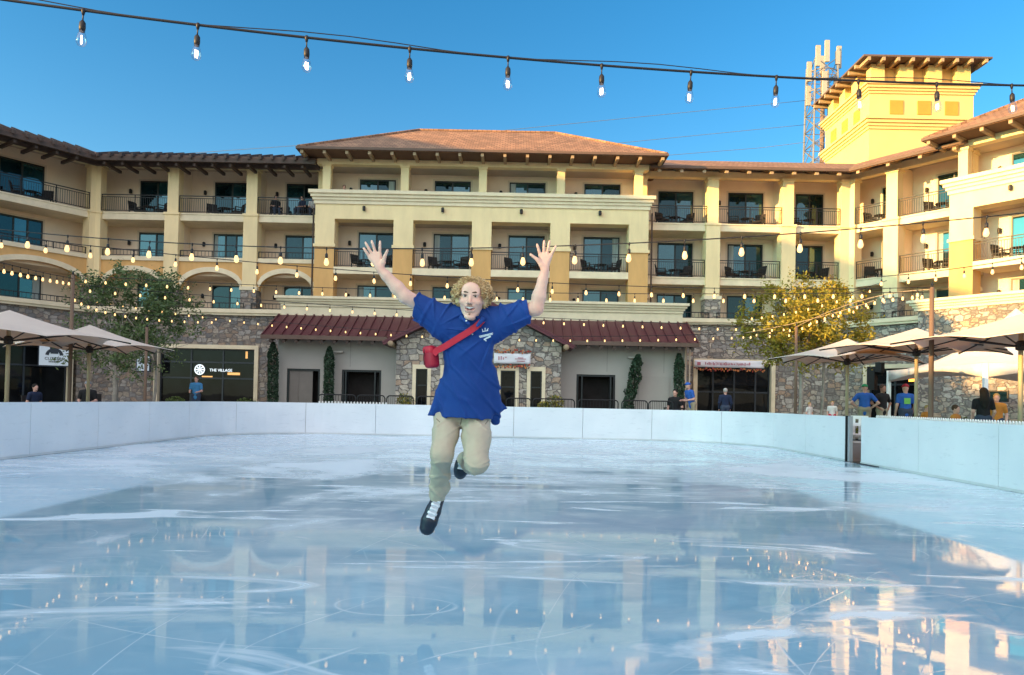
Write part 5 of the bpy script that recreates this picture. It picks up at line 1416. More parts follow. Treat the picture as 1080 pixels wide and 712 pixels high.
# ------------------------------------------------------------------ bystanders
def cloth(c, nm='cloth'): return M_(nm, c, 0.9, vary=0.15, vscale=6)
def bystander(label, loc, rz, shirt, trousers, hair, sit=False, arms='down', hat=None, long_hair=False, scale=1.0, skin='skin', lean=0.0, long_sleeve=False):
    p = thing('person', label, 'person', loc, rz, None); p.scale = (scale,)*3
    h = 0.016; zh = 0.0 if not sit else -0.40
    def J(x, y, z): return (x, y+(lean*(z+zh-0.9) if z > 0.9 else 0)*-1, z+zh)
    sk = SDF((-0.75, -0.75, -0.05), (0.75, 0.45, 2.0), h); sh = SDF((-0.75, -0.75, 0.2), (0.75, 0.45, 1.9), h); tr = SDF((-0.5, -0.75, -0.02), (0.5, 0.45, 1.3), h)
    # head and neck
    sk.ell(J(0, -0.01, 1.62), (0.078, 0.098, 0.118), 0.02).cone(J(0, 0.01, 1.42), J(0, 0, 1.56), 0.058, 0.055, 0.03)
    sk.ell(J(0, -0.105, 1.61), (0.014, 0.022, 0.022), 0.01); sk.ell(J(0, -0.06, 1.54), (0.05, 0.045, 0.04), 0.02)
    for s_ in (-1, 1): sk.ell(J(s_*0.082, 0.005, 1.615), (0.012, 0.022, 0.032), 0.01)
    # torso
    sh.cone(J(0, 0, 1.30), J(0, 0.01, 1.02), 0.175, 0.150, 0.06, ((0, 1, 0), 1.55)).cone(J(-0.13, 0, 1.38), J(0.13, 0, 1.38), 0.075, 0.075, 0.07).cone(J(0, 0.01, 1.02), J(0, 0.01, 0.88), 0.155, 0.17, 0.05, ((0, 1, 0), 1.5))
    for s_ in (-1, 1):
        S0 = J(s_*0.19, 0.0, 1.38)
        if arms == 'down': E, Wr = J(s_*0.26, 0.04, 1.10), J(s_*0.24, -0.10, 0.86)
        elif arms == 'hips': E, Wr = J(s_*0.40, 0.08, 1.14), J(s_*0.20, -0.05, 0.98)
        elif arms == 'fold': E, Wr = J(s_*0.25, -0.05, 1.10), J(s_*0.05, -0.24, 1.12)
        elif arms == 'out': E, Wr = J(s_*0.42, 0.0, 1.25), J(s_*0.62, -0.08, 1.18)
        else: E, Wr = J(s_*0.25, -0.02, 1.10), J(s_*0.16, -0.32, 1.05)
        sh.chain([S0, tuple(np.array(S0)*0.35+np.array(E)*0.65)], [0.075, 0.062], 0.04)
        if long_sleeve: sh.chain([S0, E, Wr], [0.07, 0.056, 0.045], 0.03)
        sk.chain([S0, E, Wr], [0.05, 0.042, 0.03], 0.02)
        d = np.array(Wr)-np.array(E); d = d/np.linalg.norm(d); hd = np.array(Wr)+d*0.05
        sk.ell(tuple(hd), (0.034, 0.03, 0.045), 0.02)
        for f in range(4): sk.cone(tuple(hd), tuple(hd+d*0.09+np.array([0.018*(f-1.5), 0, 0])), 0.012, 0.009, 0.008)
        sk.cone(tuple(hd), tuple(hd+d*0.03+np.array([-s_*0.05, -0.02, 0])), 0.012, 0.010, 0.008)
    for s_ in (-1, 1):
        H = J(s_*0.095, 0.02, 0.90)
        if sit: Kn, An = (s_*0.13, -0.42, 0.50), (s_*0.13, -0.45, 0.09)
        else: Kn, An = (s_*0.10, 0.0, 0.48), (s_*0.10, 0.03, 0.09)
        tr.chain([H, Kn, An], [0.105, 0.078, 0.06], 0.05)
        m = SDF((s_*0.11-0.12, (An[1])-0.26, -0.02), (s_*0.11+0.12, An[1]+0.14, 0.16), h); m.cone((An[0], An[1]+0.03, 0.04), (An[0], An[1]-0.15, 0.035), 0.045, 0.04, 0.02).cone((An[0], An[1], 0.1), (An[0], An[1], 0.04), 0.045, 0.045, 0.02)
        m.mesh('shoe', K['black'], p)
    tr.cone(J(-0.08, 0.02, 0.93), J(0.08, 0.02, 0.93), 0.12, 0.12, 0.05)
    sk.mesh('body', K[skin], p); sh.mesh('shirt', shirt, p); tr.mesh('trousers', trousers, p)
    if hat is not None:
        g = SDF((-0.2, -0.35, 1.4+zh), (0.2, 0.25, 1.9+zh), 0.012); g.ell(J(0, 0.0, 1.67), (0.095, 0.112, 0.09), 0.01).ell(J(0, -0.14, 1.665), (0.07, 0.09, 0.012), 0.01); g.cut(J(0, 0, 1.652), (0, 0.15, -1)); g.mesh('cap', hat, p)
    if hair is not None:
        g = SDF((-0.25, -0.25, 1.0+zh), (0.25, 0.35, 1.9+zh), 0.014); g.ell(J(0, 0.015, 1.655), (0.092, 0.108, 0.105), 0.02)
        if long_hair: g.chain([J(0, 0.06, 1.62), J(0, 0.10, 1.40), J(0, 0.11, 1.25)], [0.10, 0.115, 0.08], 0.04)
        g.ell(J(0, -0.115, 1.60), (0.085, 0.08, 0.09), 0, op='s'); g.mesh('hair', hair, p)
    return p
HB, HD, HG, HY = cloth((0.07, 0.04, 0.025), 'brown hair'), cloth((0.015, 0.012, 0.01), 'dark hair'), cloth((0.45, 0.43, 0.40), 'grey hair'), cloth((0.40, 0.26, 0.10), 'fair hair')
BL, SKY_, NAVY, BK, KH, RD, OR, WH = cloth((0.03, 0.12, 0.45), 'blue shirt'), cloth((0.06, 0.25, 0.50), 'light blue shirt'), cloth((0.012, 0.022, 0.055), 'navy shirt'), cloth((0.013, 0.013, 0.015), 'black shirt'), cloth((0.32, 0.27, 0.19), 'khaki'), cloth((0.45, 0.03, 0.05), 'red cloth'), cloth((0.55, 0.22, 0.04), 'orange cloth'), cloth((0.6, 0.58, 0.55), 'white cloth')
JN = cloth((0.04, 0.055, 0.09), 'denim')
def stand(px, py_head, D, label, *a, **kw):
    h = 1.74*kw.get('scale', 1.0)-(0.40 if kw.get('sit') else 0)
    p = at(px, py_head, D); z = max(ZP, min(p.z-h, ZP+0.6)) if kw.pop('fit', True) else ZP
    kw.setdefault('scale', 1.0)
    if kw.get('sit'):
        o = copy_tree(chair0); o.location = (p.x, D+0.05, ZP); o.rotation_euler = (0, 0, a[0]); o.scale = (kw['scale'],)*3; o['group'] = 'dark chairs on the plaza'
        o['label'] = 'dark chair hidden under the ' + ' '.join(label.split()[:11])
    return bystander(label, (p.x, D, ZP), *a, **kw)
stand(207, 402, 33, 'person in a light blue shirt holding something in front of the lettered shop', R(5), SKY_, JN, HB, arms='front', scale=1.02)
stand(37, 412, 24, 'person in dark blue sitting by the stone wall under the left umbrella', R(70), NAVY, JN, HD, sit=True, scale=0.9)
stand(93, 402, 24, 'person in black shirt and grey cap at a table under the second umbrella', R(15), BK, JN, None, sit=True, arms='front', hat=cloth((0.25, 0.27, 0.30), 'grey cap'), scale=1.0)
stand(730, 402, 31, 'person in a bright blue shirt and cap bending beside the pavilion corner', R(-70), BL, KH, None, arms='front', hat=BL, lean=0.25, scale=1.08)
stand(712, 416, 32.4, 'person in black sitting by the upright cypress', R(-30), BK, JN, HD, sit=True, scale=1.2)
stand(765, 415, 31, 'person with grey hair in a navy jacket seen from behind, at the bannered shop', R(175), NAVY, JN, HG, scale=0.96, long_sleeve=True)
stand(854, 418, 30, 'child in white and red standing behind the boards near the yellow tree', R(30), WH, RD, HY, scale=0.66)
stand(878, 418, 30, 'child in a striped top left of the gold lit umbrella pole', R(-20), WH, RD, HY, scale=0.70)
stand(912, 411, 24, 'person in a blue shirt and green cap, hands on hips, at the gate', R(160), BL, KH, None, arms='hips', hat=cloth((0.03, 0.25, 0.10), 'green cap'), scale=1.0)
stand(931, 410, 24, 'person in a black polo shirt standing right of the green capped one', R(20), BK, KH, HB, arms='hips', scale=1.0, skin='darkskin')
p_ = stand(955, 411, 22, 'person in a blue shirt with red cap seen from behind near the white post', R(175), BL, JN, None, hat=RD, scale=0.98)
B('shirt_print', cloth((0.20, 0.55, 0.12), 'green print'), p_, (-0.09, 0.09, 0.128, 0.142, 1.14, 1.32))
stand(978, 428, 19, 'child with reddish hair peeping over the right boards', R(10), OR, JN, HY, scale=0.62)
stand(1008, 428, 18.5, 'person in an orange top sitting low behind the right boards', R(40), OR, JN, HB, sit=True, scale=0.82)
stand(1037, 420, 17, 'woman with long dark hair seen from behind, by the right boards', R(170), BK, JN, HD, long_hair=True, scale=0.86)
stand(1051, 424, 18, 'person with fair hair right of the dark haired woman', R(-30), OR, JN, HY, scale=0.80)
# balcony people
for x, lb, sh_, hr_, rz in ((10.05, 'left', BK, HD, 0.5), (11.6, 'middle', NAVY, HD, -0.5), (12.25, 'right', WH, HG, 0.2)):
    bystander(f'{lb} of three people seated on the balcony next to the central block', rl.location + Vector((x, 0.75, Z4)), rz, sh_, JN, hr_, sit=True, arms='front')
o = copy_tree(chair0); o.location = rl.location + Vector((10.05, 0.85, Z4)); o.rotation_euler = (0, 0, 0.5); o['label'] = 'dark wicker chair under the left one of three balcony people'
o = copy_tree(chair0); o.location = rl.location + Vector((11.6, 0.85, Z4)); o.rotation_euler = (0, 0, -0.5); o['label'] = 'dark wicker chair under the middle one of three balcony people'
o = copy_tree(chair0); o.location = rl.location + Vector((12.25, 0.85, Z4)); o.rotation_euler = (0, 0, 0.2); o['label'] = 'dark wicker chair under the right one of three balcony people'
bystander('person standing at the parapet of the top floor of the central block', Vector((at(363, 200, 41.9).x, 41.9, Z4)), 0.3, cloth((0.30, 0.24, 0.18), 'beige shirt'), JN, HB, arms='fold')
# ------------------------------------------------------------------ the jumping man
MAN = Vector((at(490, 500, 4.9).x, 4.9, 0.0))
man = thing('person', 'curly haired man in a blue polo shirt jumping with both arms raised above the ice', 'person', MAN)
def P(px, py, D): return np.array(at(px, py, D))
O_ = tuple(MAN)
mskin = M_('fair skin', (0.82, 0.505, 0.385), 0.55, vary=0.08, vscale=26, bscale=160, bstr=0.1)
mskin.node_tree.nodes['Principled BSDF'].inputs['Subsurface Weight'].default_value = 0.08
mskin.node_tree.nodes['Principled BSDF'].inputs['Subsurface Radius'].default_value = (0.01, 0.004, 0.002)
# head frame
HC = at(497.3, 316.0, 4.60); MH = Matrix.Translation(HC) @ Matrix.Rotation(R(8), 4, 'X') @ Matrix.Rotation(R(2), 4, 'Y') @ Matrix.Rotation(R(-3), 4, 'Z') @ Matrix.Scale(0.955, 4)
RH = MH.to_quaternion().to_matrix()
def h(x, y, z): return np.array(MH @ Vector((x, y, z)))
lo = P(380, 250, 4.6); hi = P(592, 352, 4.6)
bd = SDF((lo[0]-0.03, 4.36, hi[2]-0.10), (hi[0]+0.03, 4.86, P(490, 246, 4.6)[2]+0.05), 0.0042)
HS = 0.955
def he(s, c, r, k=0.012, op='u'): s.ell(h(*c), np.array(r)*HS, k, RH, op)
def blush(m, spots, col):
    t = m.node_tree; b = t.nodes['Principled BSDF']; src = b.inputs['Base Color'].links[0].from_socket
    tc = t.nodes.new('ShaderNodeTexCoord'); tot = None
    for c, r_ in spots:
        vd = t.nodes.new('ShaderNodeVectorMath'); vd.operation = 'DISTANCE'; t.links.new(tc.outputs['Object'], vd.inputs[0]); vd.inputs[1].default_value = tuple(c)
        k = ramp(t, math_(t, 'DIVIDE', vd.outputs['Value'], r_), [(0.25, (1, 1, 1)), (1.0, (0, 0, 0))]).outputs['Color']
        tot = k if tot is None else math_(t, 'MAXIMUM', tot, k)
    t.links.new(mixc(t, math_(t, 'MULTIPLY', tot, 0.35), src, col), b.inputs['Base Color'])
blush(mskin, [(Vector(h(s_*0.050, -0.070, -0.012))-MAN, 0.034) for s_ in (-1, 1)]+[(Vector(h(0, -0.108, -0.012))-MAN, 0.022), (P(565.5, 325.5, 4.56)-np.array(MAN), 0.09), (P(401, 284, 4.56)-np.array(MAN), 0.05), (P(574.7, 285.5, 4.56)-np.array(MAN), 0.05)], (0.74, 0.30, 0.22))
# neck, shoulders, upper chest (inside the shirt)
bd.cone(h(0, 0.035, -0.07), P(497, 337, 4.70), 0.048, 0.060, 0.012).cone(P(470, 338, 4.70), P(522, 339, 4.70), 0.062, 0.062, 0.05)
bd.cone(P(497, 336, 4.66), P(496, 350, 4.70), 0.062, 0.075, 0.03)
he(bd, (0, 0.018, 0.034), (0.077, 0.095, 0.093), 0.02)
he(bd, (0, -0.018, -0.034), (0.066, 0.074, 0.075), 0.03); he(bd, (0, -0.020, -0.012), (0.071, 0.066, 0.050), 0.02)
for s_ in (-1, 1):
    bd.cone(h(s_*0.054, 0.000, -0.048), h(s_*0.020, -0.056, -0.106), 0.014*HS, 0.017*HS, 0.018)
    he(bd, (s_*0.043, -0.064, -0.014), (0.024, 0.024, 0.019), 0.02)
    he(bd, (s_*0.082, 0.012, 0.002), (0.011, 0.022, 0.033), 0.008)
    he(bd, (s_*0.012, -0.099, -0.019), (0.0095, 0.011, 0.008), 0.006)
he(bd, (0, -0.066, -0.112), (0.025, 0.025, 0.020), 0.018)
he(bd, (0, -0.060, 0.062), (0.058, 0.035, 0.045), 0.03)
bd.cone(h(-0.044, -0.078, 0.040), h(0.044, -0.078, 0.040), 0.013*HS, 0.013*HS, 0.015)
bd.cone(h(0, -0.088, 0.026), h(0, -0.110, -0.014), 0.0085*HS, 0.0125*HS, 0.010)
for s_ in (-1, 1): he(bd, (s_*0.033, -0.102, 0.022), (0.0165, 0.017, 0.0095), 0.008, 's') if False else bd.ell(h(s_*0.033, -0.100, 0.022), np.array((0.017, 0.018, 0.010))*HS, 0, RH, 's')
bd.cone(h(-0.024, -0.083, -0.037), h(0.024, -0.083, -0.037), 0.008*HS, 0.008*HS, 0.010)
bd.cone(h(-0.020, -0.083, -0.068), h(0.020, -0.083, -0.068), 0.011*HS, 0.011*HS, 0.010)
bd.ell(h(0, -0.098, -0.055), np.array((0.036, 0.030, 0.0150))*HS, 0, RH, 's')
# arms
def arm(S, E, Wr):
    E, Wr = np.array(E), np.array(Wr)
    bd.chain([S, E], [0.056, 0.043], 0.03); bd.chain([E, E*0.68+Wr*0.32, E*0.25+Wr*0.75, Wr], [0.043, 0.0425, 0.031, 0.0255], 0.015)
def hand(Wr, knuckles, tips, th, fwd):
    """palm from four metacarpals; fingers of two bent bones each; thumb from the side of the palm"""
    Wr = np.array(Wr)
    for kx, tp in zip(knuckles, tips):
        kx, tp = np.array(kx), np.array(tp)
        bd.cone(Wr+(kx-Wr)*0.18, kx, 0.0155, 0.0135, 0.014)
        m1 = kx*0.52+tp*0.48+np.array((0, fwd[0], 0)); m2 = kx*0.22+tp*0.78+np.array((0, fwd[1], 0))
        bd.cone(kx, m1, 0.0098, 0.0088, 0.004).cone(m1, m2, 0.0088, 0.0080, 0.003).cone(m2, tp+np.array((0, fwd[2], 0)), 0.0080, 0.0066, 0.003)
    bs, md, tp = [np.array(q) for q in th]
    bd.cone(Wr+(bs-Wr)*0.3, bs, 0.016, 0.0155, 0.012).cone(bs, md, 0.0145, 0.0115, 0.006).cone(md, tp, 0.0110, 0.0080, 0.004)
D1 = 4.56
W1 = P(401, 284, D1); arm(P(466, 334, 4.69), P(427, 312.5, 4.60), W1)
hand(W1, [P(400.6, 268.5, D1), P(396.2, 267.2, D1), P(392.6, 268.6, D1), P(390.2, 271.8, D1)],
     [P(401.4, 255.3, D1), P(392.6, 254.8, D1), P(386.0, 256.5, D1), P(384.2, 262.3, D1)], [P(404.0, 277.0, D1-0.01), P(405.6, 271.0, D1-0.02), P(408.6, 264.2, D1-0.03)], (-0.012, -0.018, -0.016))
W2 = P(574.7, 285.5, D1); arm(P(523, 336, 4.69), P(565.5, 325.5, 4.58), W2)
hand(W2, [P(570.0, 269.8, D1), P(573.4, 268.2, D1), P(577.0, 268.2, D1), P(580.6, 270.0, D1)],
     [P(566.3, 258.4, D1), P(573.8, 254.8, D1), P(579.5, 255.0, D1), P(586.0, 260.4, D1)], [P(571.0, 279.5, D1-0.01), P(566.5, 273.6, D1-0.02), P(559.6, 268.5, D1-0.03)], (-0.012, -0.018, -0.016))
bd.mesh('body', mskin, man, O_)

# face details
def hm(s, nm, mat): return s.mesh(nm, mat, man, O_)
def hbox(c, r): a = h(*c); return SDF(a-r, a+r, 0.0016)
mw = M_('eye white', (0.62, 0.60, 0.57), 0.3, vary=0.02); mi = M_('dark iris', (0.035, 0.028, 0.022), 0.3); mb_ = M_('brown brow hair', (0.085, 0.048, 0.024), 0.8, vary=0.2)
for s_ in (-1, 1):
    e = hbox((s_*0.033, -0.085, 0.022), 0.03); e.ell(h(s_*0.033, -0.0795, 0.0215), np.array((0.0130, 0.010, 0.0050))*HS, 0, RH); ey = hm(e, 'eye', mw)
    e = hbox((s_*0.033, -0.085, 0.022), 0.03); e.ell(h(s_*0.033, -0.0855, 0.0215), np.array((0.0072, 0.0055, 0.0058))*HS, 0, RH); i_ = hm(e, 'iris', mi)
    e = hbox((s_*0.033, -0.088, 0.03), 0.035); e.chain([h(s_*0.018, -0.0905, 0.0275), h(s_*0.034, -0.0905, 0.0315), h(s_*0.050, -0.080, 0.0265)], [0.0022, 0.0026, 0.0018], 0.001); hm(e, 'eyelid', M_('lash line', (0.16, 0.08, 0.06), 0.7))
    e = hbox((s_*0.033, -0.092, 0.043), 0.035); e.chain([h(s_*0.014, -0.0930, 0.0450), h(s_*0.034, -0.0930, 0.0485), h(s_*0.054, -0.080, 0.0445)], [0.0040, 0.0046, 0.0026], 0.002); hm(e, 'eyebrow', mb_)
e = hbox((0, -0.085, -0.05), 0.04); e.ell(h(0, -0.074, -0.056), np.array((0.034, 0.014, 0.0155))*HS, 0, RH); hm(e, 'mouth_interior', M_('mouth interior', (0.08, 0.018, 0.018), 0.6))
e = hbox((0, -0.085, -0.05), 0.04); e.chain([h(-0.0265, -0.0770, -0.0470), h(0, -0.0895, -0.0530), h(0.0265, -0.0770, -0.0470)], [0.0040, 0.0062, 0.0040], 0.002); hm(e, 'teeth', M_('teeth', (0.80, 0.78, 0.72), 0.3, vary=0.02))
ml_ = M_('lips', (0.54, 0.24, 0.21), 0.45)
e = hbox((0, -0.09, -0.04), 0.045); e.chain([h(-0.037, -0.074, -0.0370), h(-0.013, -0.0965, -0.0430), h(0.013, -0.0965, -0.0430), h(0.037, -0.074, -0.0370)], [0.0016, 0.0024, 0.0024, 0.0016], 0.002)
e.chain([h(-0.036, -0.075, -0.0400), h(-0.016, -0.0910, -0.0680), h(0.016, -0.0910, -0.0680), h(0.036, -0.075, -0.0400)], [0.0016, 0.0032, 0.0032, 0.0016], 0.002); hm(e, 'lips', ml_)
mst = M_('sparse beard', (0.36, 0.20, 0.14), 0.9, vary=0.3, vscale=120)
e = hbox((0, -0.09, -0.035), 0.045); e.chain([h(-0.027, -0.080, -0.040), h(-0.010, -0.0955, -0.0335), h(0.010, -0.0955, -0.0335), h(0.027, -0.080, -0.040)], [0.002, 0.0030, 0.0030, 0.002], 0.002); hm(e, 'moustache', mst)
e = hbox((0, -0.09, -0.09), 0.03); e.ell(h(0, -0.0885, -0.092), np.array((0.0075, 0.005, 0.008))*HS, 0, RH); hm(e, 'goatee', mst)
for s_ in (-1, 1):
    e = hbox((s_*0.0075, -0.105, -0.024), 0.012); e.ell(h(s_*0.0068, -0.1105, -0.0255), np.array((0.0036, 0.004, 0.0022))*HS, 0, RH); hm(e, 'nostril', mi)

# curly hair: soft base plus a few hundred ringlets
def hair_mat():
    m, t, b = nt('blond curly hair'); g = t.nodes.new('ShaderNodeNewGeometry')
    r = ramp(t, g.outputs['Random Per Island'], [(0.0, (0.36, 0.20, 0.08)), (0.4, (0.66, 0.43, 0.19)), (0.75, (0.86, 0.64, 0.34)), (1.0, (0.36, 0.20, 0.08))])
    t.links.new(r.outputs['Color'], b.inputs['Base Color']); b.inputs['Roughness'].default_value = 0.5; return m
mh = hair_mat(); rh = random.Random(4)
hs2 = SDF(h(-0.2, 0, 0)-np.array((0.02, 0.22, 0.22)), h(0.2, 0, 0)+np.array((0.02, 0.22, 0.22)), 0.004)
he(hs2, (0, 0.035, 0.046), (0.098, 0.095, 0.088), 0.02)
for s_ in (-1, 1): he(hs2, (s_*0.083, 0.034, 0.014), (0.034, 0.046, 0.058), 0.02)
hs2.ell(h(0, -0.115, -0.018), np.array((0.078, 0.120, 0.128))*HS, 0, RH, 's')
hs2.warp(lambda X, Y, Z: 0.006*np.sin(130*X+40*Z)*np.sin(120*Z+30*X)*np.sin(125*Y))
hr = hs2.mesh('hair', mh, man, O_)
m = MB(); n_c = 0; tries = 0
while n_c < 1500 and tries < 30000:
    tries += 1
    v = Vector((rh.gauss(0, 1), rh.gauss(0, 1), rh.gauss(0, 1))).normalized()
    side = abs(v.x)
    p = Vector((v.x*(0.108+0.026*rh.random()), 0.03+v.y*0.108, 0.034+v.z*(0.092+0.018*rh.random())))
    if p.z < -0.045: continue
    fx, fz = p.x/0.078, (p.z+0.012)/0.112
    if p.y < 0.035 and fx*fx+fz*fz < 1.0: continue
    if p.y < -0.03 and p.z < 0.075 and abs(p.x) < 0.068: continue
    if p.z < 0.012 and p.y < 0.012: continue
    if abs(p.x) > 0.10 and p.y < -0.035: continue
    ax = v.cross(Vector((rh.gauss(0, 1), rh.gauss(0, 1), rh.gauss(0, 0.6)))).normalized()*0.6 + Vector((0, 0, -0.5)); ax.normalize()
    u = ax.orthogonal().normalized(); w2 = ax.cross(u); rad = rh.uniform(0.005, 0.012); ln = rh.uniform(0.016, 0.040); tu = rh.uniform(0.9, 1.9); ph = rh.uniform(0, 6.28)
    pts = []; k = 9
    for i in range(k):
        f = i/(k-1); a = ph+tu*6.28*f
        q = p + v*0.004*rh.random() + ax*ln*(f-0.5) + (u*math.cos(a)+w2*math.sin(a))*rad
        pts.append(Vector(MH @ q) - MAN)
    m.tube(pts, [0.001]+[rh.uniform(0.0016, 0.0030)]*(k-2)+[0.0010], 4); n_c += 1
o = m.build('curls', mh, hr, smooth=True); o['kind'] = 'stuff'

# polo shirt
shirt_m = M_('royal blue polo cotton', (0.005, 0.045, 0.225), 0.8, vary=0.10, vscale=3, bscale=260, bstr=0.25, bdist=0.004)
sh = SDF((P(432, 330, 4.6)[0], 4.38, P(490, 452, 4.9)[2]-0.03), (P(563, 330, 4.6)[0], 5.16, P(490, 308, 4.6)[2]), 0.0052)
FY = ((0, 1, 0), 1.45)
sh.chain([P(494, 343, 4.70), P(493.5, 366, 4.73), P(493.5, 400, 4.79), P(491.5, 446, 4.88)], [0.146, 0.146, 0.148, 0.176], 0.05, FY)
sh.cone(P(468, 335, 4.69), P(522, 337, 4.69), 0.066, 0.066, 0.05).cone(P(497, 332, 4.70), P(478, 336, 4.69), 0.068, 0.06, 0.03).cone(P(497, 332, 4.70), P(515, 337, 4.69), 0.068, 0.06, 0.03)
sh.cone(P(428, 314, 4.60), P(469, 341, 4.69), 0.060, 0.112, 0.04, ((0, 1, 0), 1.2)); sh.cone(P(567, 323.5, 4.58), P(520, 343, 4.69), 0.060, 0.112, 0.04, ((0, 1, 0), 1.2))
def nrm(v): return v/np.linalg.norm(v)
sh.cut(P(438, 322, 4.61), nrm(P(414, 301, 4.58)-P(440, 319, 4.61))*np.array((1.0, 0.3, 0.45))); sh.cut(P(557.5, 328, 4.6), np.array((1.0, 0, 0.22)))
sh.cone(P(470, 408, 4.82), P(454.0, 441, 4.88), 0.045, 0.024, 0.05).cone(P(515, 395, 4.82), P(524, 430, 4.90), 0.055, 0.036, 0.05)
hz_ = P(490, 440.5, 4.87)
sh.cut(hz_, np.array((-0.035, 0.0, -1.0)))
sh.cone(P(519, 432, 4.95), P(522.5, 444, 4.97), 0.055, 0.030, 0.03, ((0, 1, 0), 1.5)).cone(P(523, 428, 4.92), P(533.5, 430.5, 4.94), 0.045, 0.010, 0.03, ((0, 1, 0), 1.5))
sh.ell(P(498.4, 329, 4.555), (0.032, 0.075, 0.060), 0, None, 's')
cx, zt_ = P(493, 360, 4.75)[0], P(493, 345, 4.7)[2]
def rdg(ph, p=6): return np.maximum(0, np.cos(ph))**p
def folds(X, Y, Z):
    """negative = cloth raised into a narrow fold"""
    low = np.clip((zt_-Z)/0.45, 0, 1); x = X-cx; ax_ = np.abs(x); dz = zt_-Z
    f = -0.0085*low*rdg(34*x+6*np.sin(5*Z+2*x)+9*Z*np.sign(x), 5)
    # drag lines from the armpits towards the chest and waist
    for sg in (-1, 1):
        r_ = np.hypot(x-sg*0.19, Z-zt_+0.02); an = np.arctan2(Z-zt_+0.02, (x-sg*0.19)*-sg)
        f = f - 0.0125*rdg(11*an+3*r_, 8)*np.exp(-((r_-0.17)/0.10)**2)
        f = f - 0.0085*rdg(62*(x*sg)*0.9+30*Z, 5)*np.clip((x*sg-0.17)/0.06, 0, 1)*np.clip((Z-zt_+0.16)/0.08, 0, 1)
    f = f - 0.0065*rdg((Z-hz_[2]-0.115+0.06*np.sin(9*x))/0.020*0.9, 2)*np.exp(-((Z-hz_[2]-0.115)/0.03)**2)*np.clip(1-ax_/0.2, 0, 1)
    f = f - 0.0080*rdg(40*(Z+0.55*x)+3*np.sin(7*x), 8)*np.exp(-((dz-0.30)/0.12)**2)
    f = f + 0.0014*np.sin(95*x+33*Z)*np.sin(41*Z-22*x)
    return f
sh.warp(folds)
shirt = sh.mesh('polo_shirt', shirt_m, man, O_)
bv = BVHTree.FromPolygons([v.co.copy() for v in shirt.data.vertices], [tuple(p.vertices) for p in shirt.data.polygons])
def on_shirt(px, py, off=0.004):
    """the shirt's front surface where the ray through (px,py) meets it"""
    d = (at(px, py, 4.7)-cam.location).normalized(); o_ = cam.location-MAN
    hit = bv.ray_cast(Vector((0, 0, CAMZ))-MAN, d)
    if hit[0] is None: return at(px, py, 4.72)-MAN
    return hit[0]-d*off
# collar and placket
col_m = shirt_m
e = SDF(P(478, 348, 4.6)-np.array((0, 0.16, 0.01)), P(518, 322, 4.6)+np.array((0, 0.26, 0.02)), 0.003)
e.chain([P(484, 329, 4.78), P(483.5, 331.5, 4.68), P(487.5, 335.5, 4.585), P(494.5, 341.5, 4.535)], [0.016, 0.017, 0.016, 0.009], 0.006)
e.chain([P(511.5, 330, 4.78), P(512, 332.5, 4.68), P(509.0, 337, 4.585), P(503.5, 343.5, 4.535)], [0.016, 0.017, 0.016, 0.009], 0.006)
e.chain([P(484, 329, 4.78), P(498, 327, 4.81), P(511.5, 330, 4.78)], [0.020, 0.022, 0.020], 0.006)
e.mesh('collar', col_m, man, O_)
def ribbon(pts, wd, th, name, mat, parent, wdir=None):
    m = MB(); vs_ = []; k = len(pts)
    for i, p in enumerate(pts):
        tn_ = (pts[min(i+1, k-1)]-pts[max(i-1, 0)]).normalized(); sd_ = tn_.cross(Vector((0, -1, 0))).normalized()*wd/2
        for q in (p+sd_, p-sd_): vs_ += [q, q+Vector((0, th, 0))]
    fs_ = []
    for i in range(k-1):
        a, b = i*4, i*4+4
        fs_ += [(a, a+2, b+2, b), (a+1, b+1, b+3, a+3), (a, b, b+1, a+1), (a+2, a+3, b+3, b+2)]
    fs_ += [(0, 1, 3, 2), (k*4-4, k*4-2, k*4-1, k*4-3)]
    m.add(vs_, fs_); return m.build(name, mat, parent, smooth=False)
ribbon([on_shirt(499.5-0.3*i, 342+2.2*i, 0.003) for i in range(6)], 0.030, 0.012, 'placket', shirt_m, man)
mbut = M_('white button', (0.75, 0.75, 0.72), 0.3)
for px, py in ((491.8, 338.3), (498.2, 352.5)):
    q = on_shirt(px, py, 0.008) if py > 345 else Vector(P(px, py, 4.525))-MAN
    m = MB(); m.ell(q, (0.0055, 0.003, 0.0055), 10, 6); m.build('button', mbut, shirt, smooth=True)
# chest emblem: rays, a lettered swoosh and a small lower mark
mlogo = M_('white print', (0.72, 0.78, 0.82), 0.6, vary=0.03)
def stroke(a, b, wd):
    k = max(2, int(math.hypot(b[0]-a[0], b[1]-a[1])/1.5)+1)
    return ribbon([on_shirt(a[0]+(b[0]-a[0])*i/k, a[1]+(b[1]-a[1])*i/k, 0.004) for i in range(k+1)], wd, 0.004, 'chest_emblem', mlogo, shirt)
for a, b, w_ in (((509.2, 349.2), (508.6, 347.0), 0.005), ((511.6, 348.6), (511.6, 345.8), 0.005), ((513.6, 348.2), (515.0, 346.4), 0.005), ((508.6, 349.8), (514.8, 348.6), 0.005),
                 ((505.2, 354.6), (520.0, 351.2), 0.0035), ((506.2, 356.0), (519.8, 352.6), 0.0035), ((510.2, 358.0), (517.6, 354.6), 0.011), ((510.4, 357.4), (513.0, 359.8), 0.007)):
    stroke(a, b, w_)
for i in range(9):
    x = 506.2+i*1.5; y = 355.0-i*0.36
    stroke((x, y+0.7), (x+0.25, y-0.9), 0.0055)

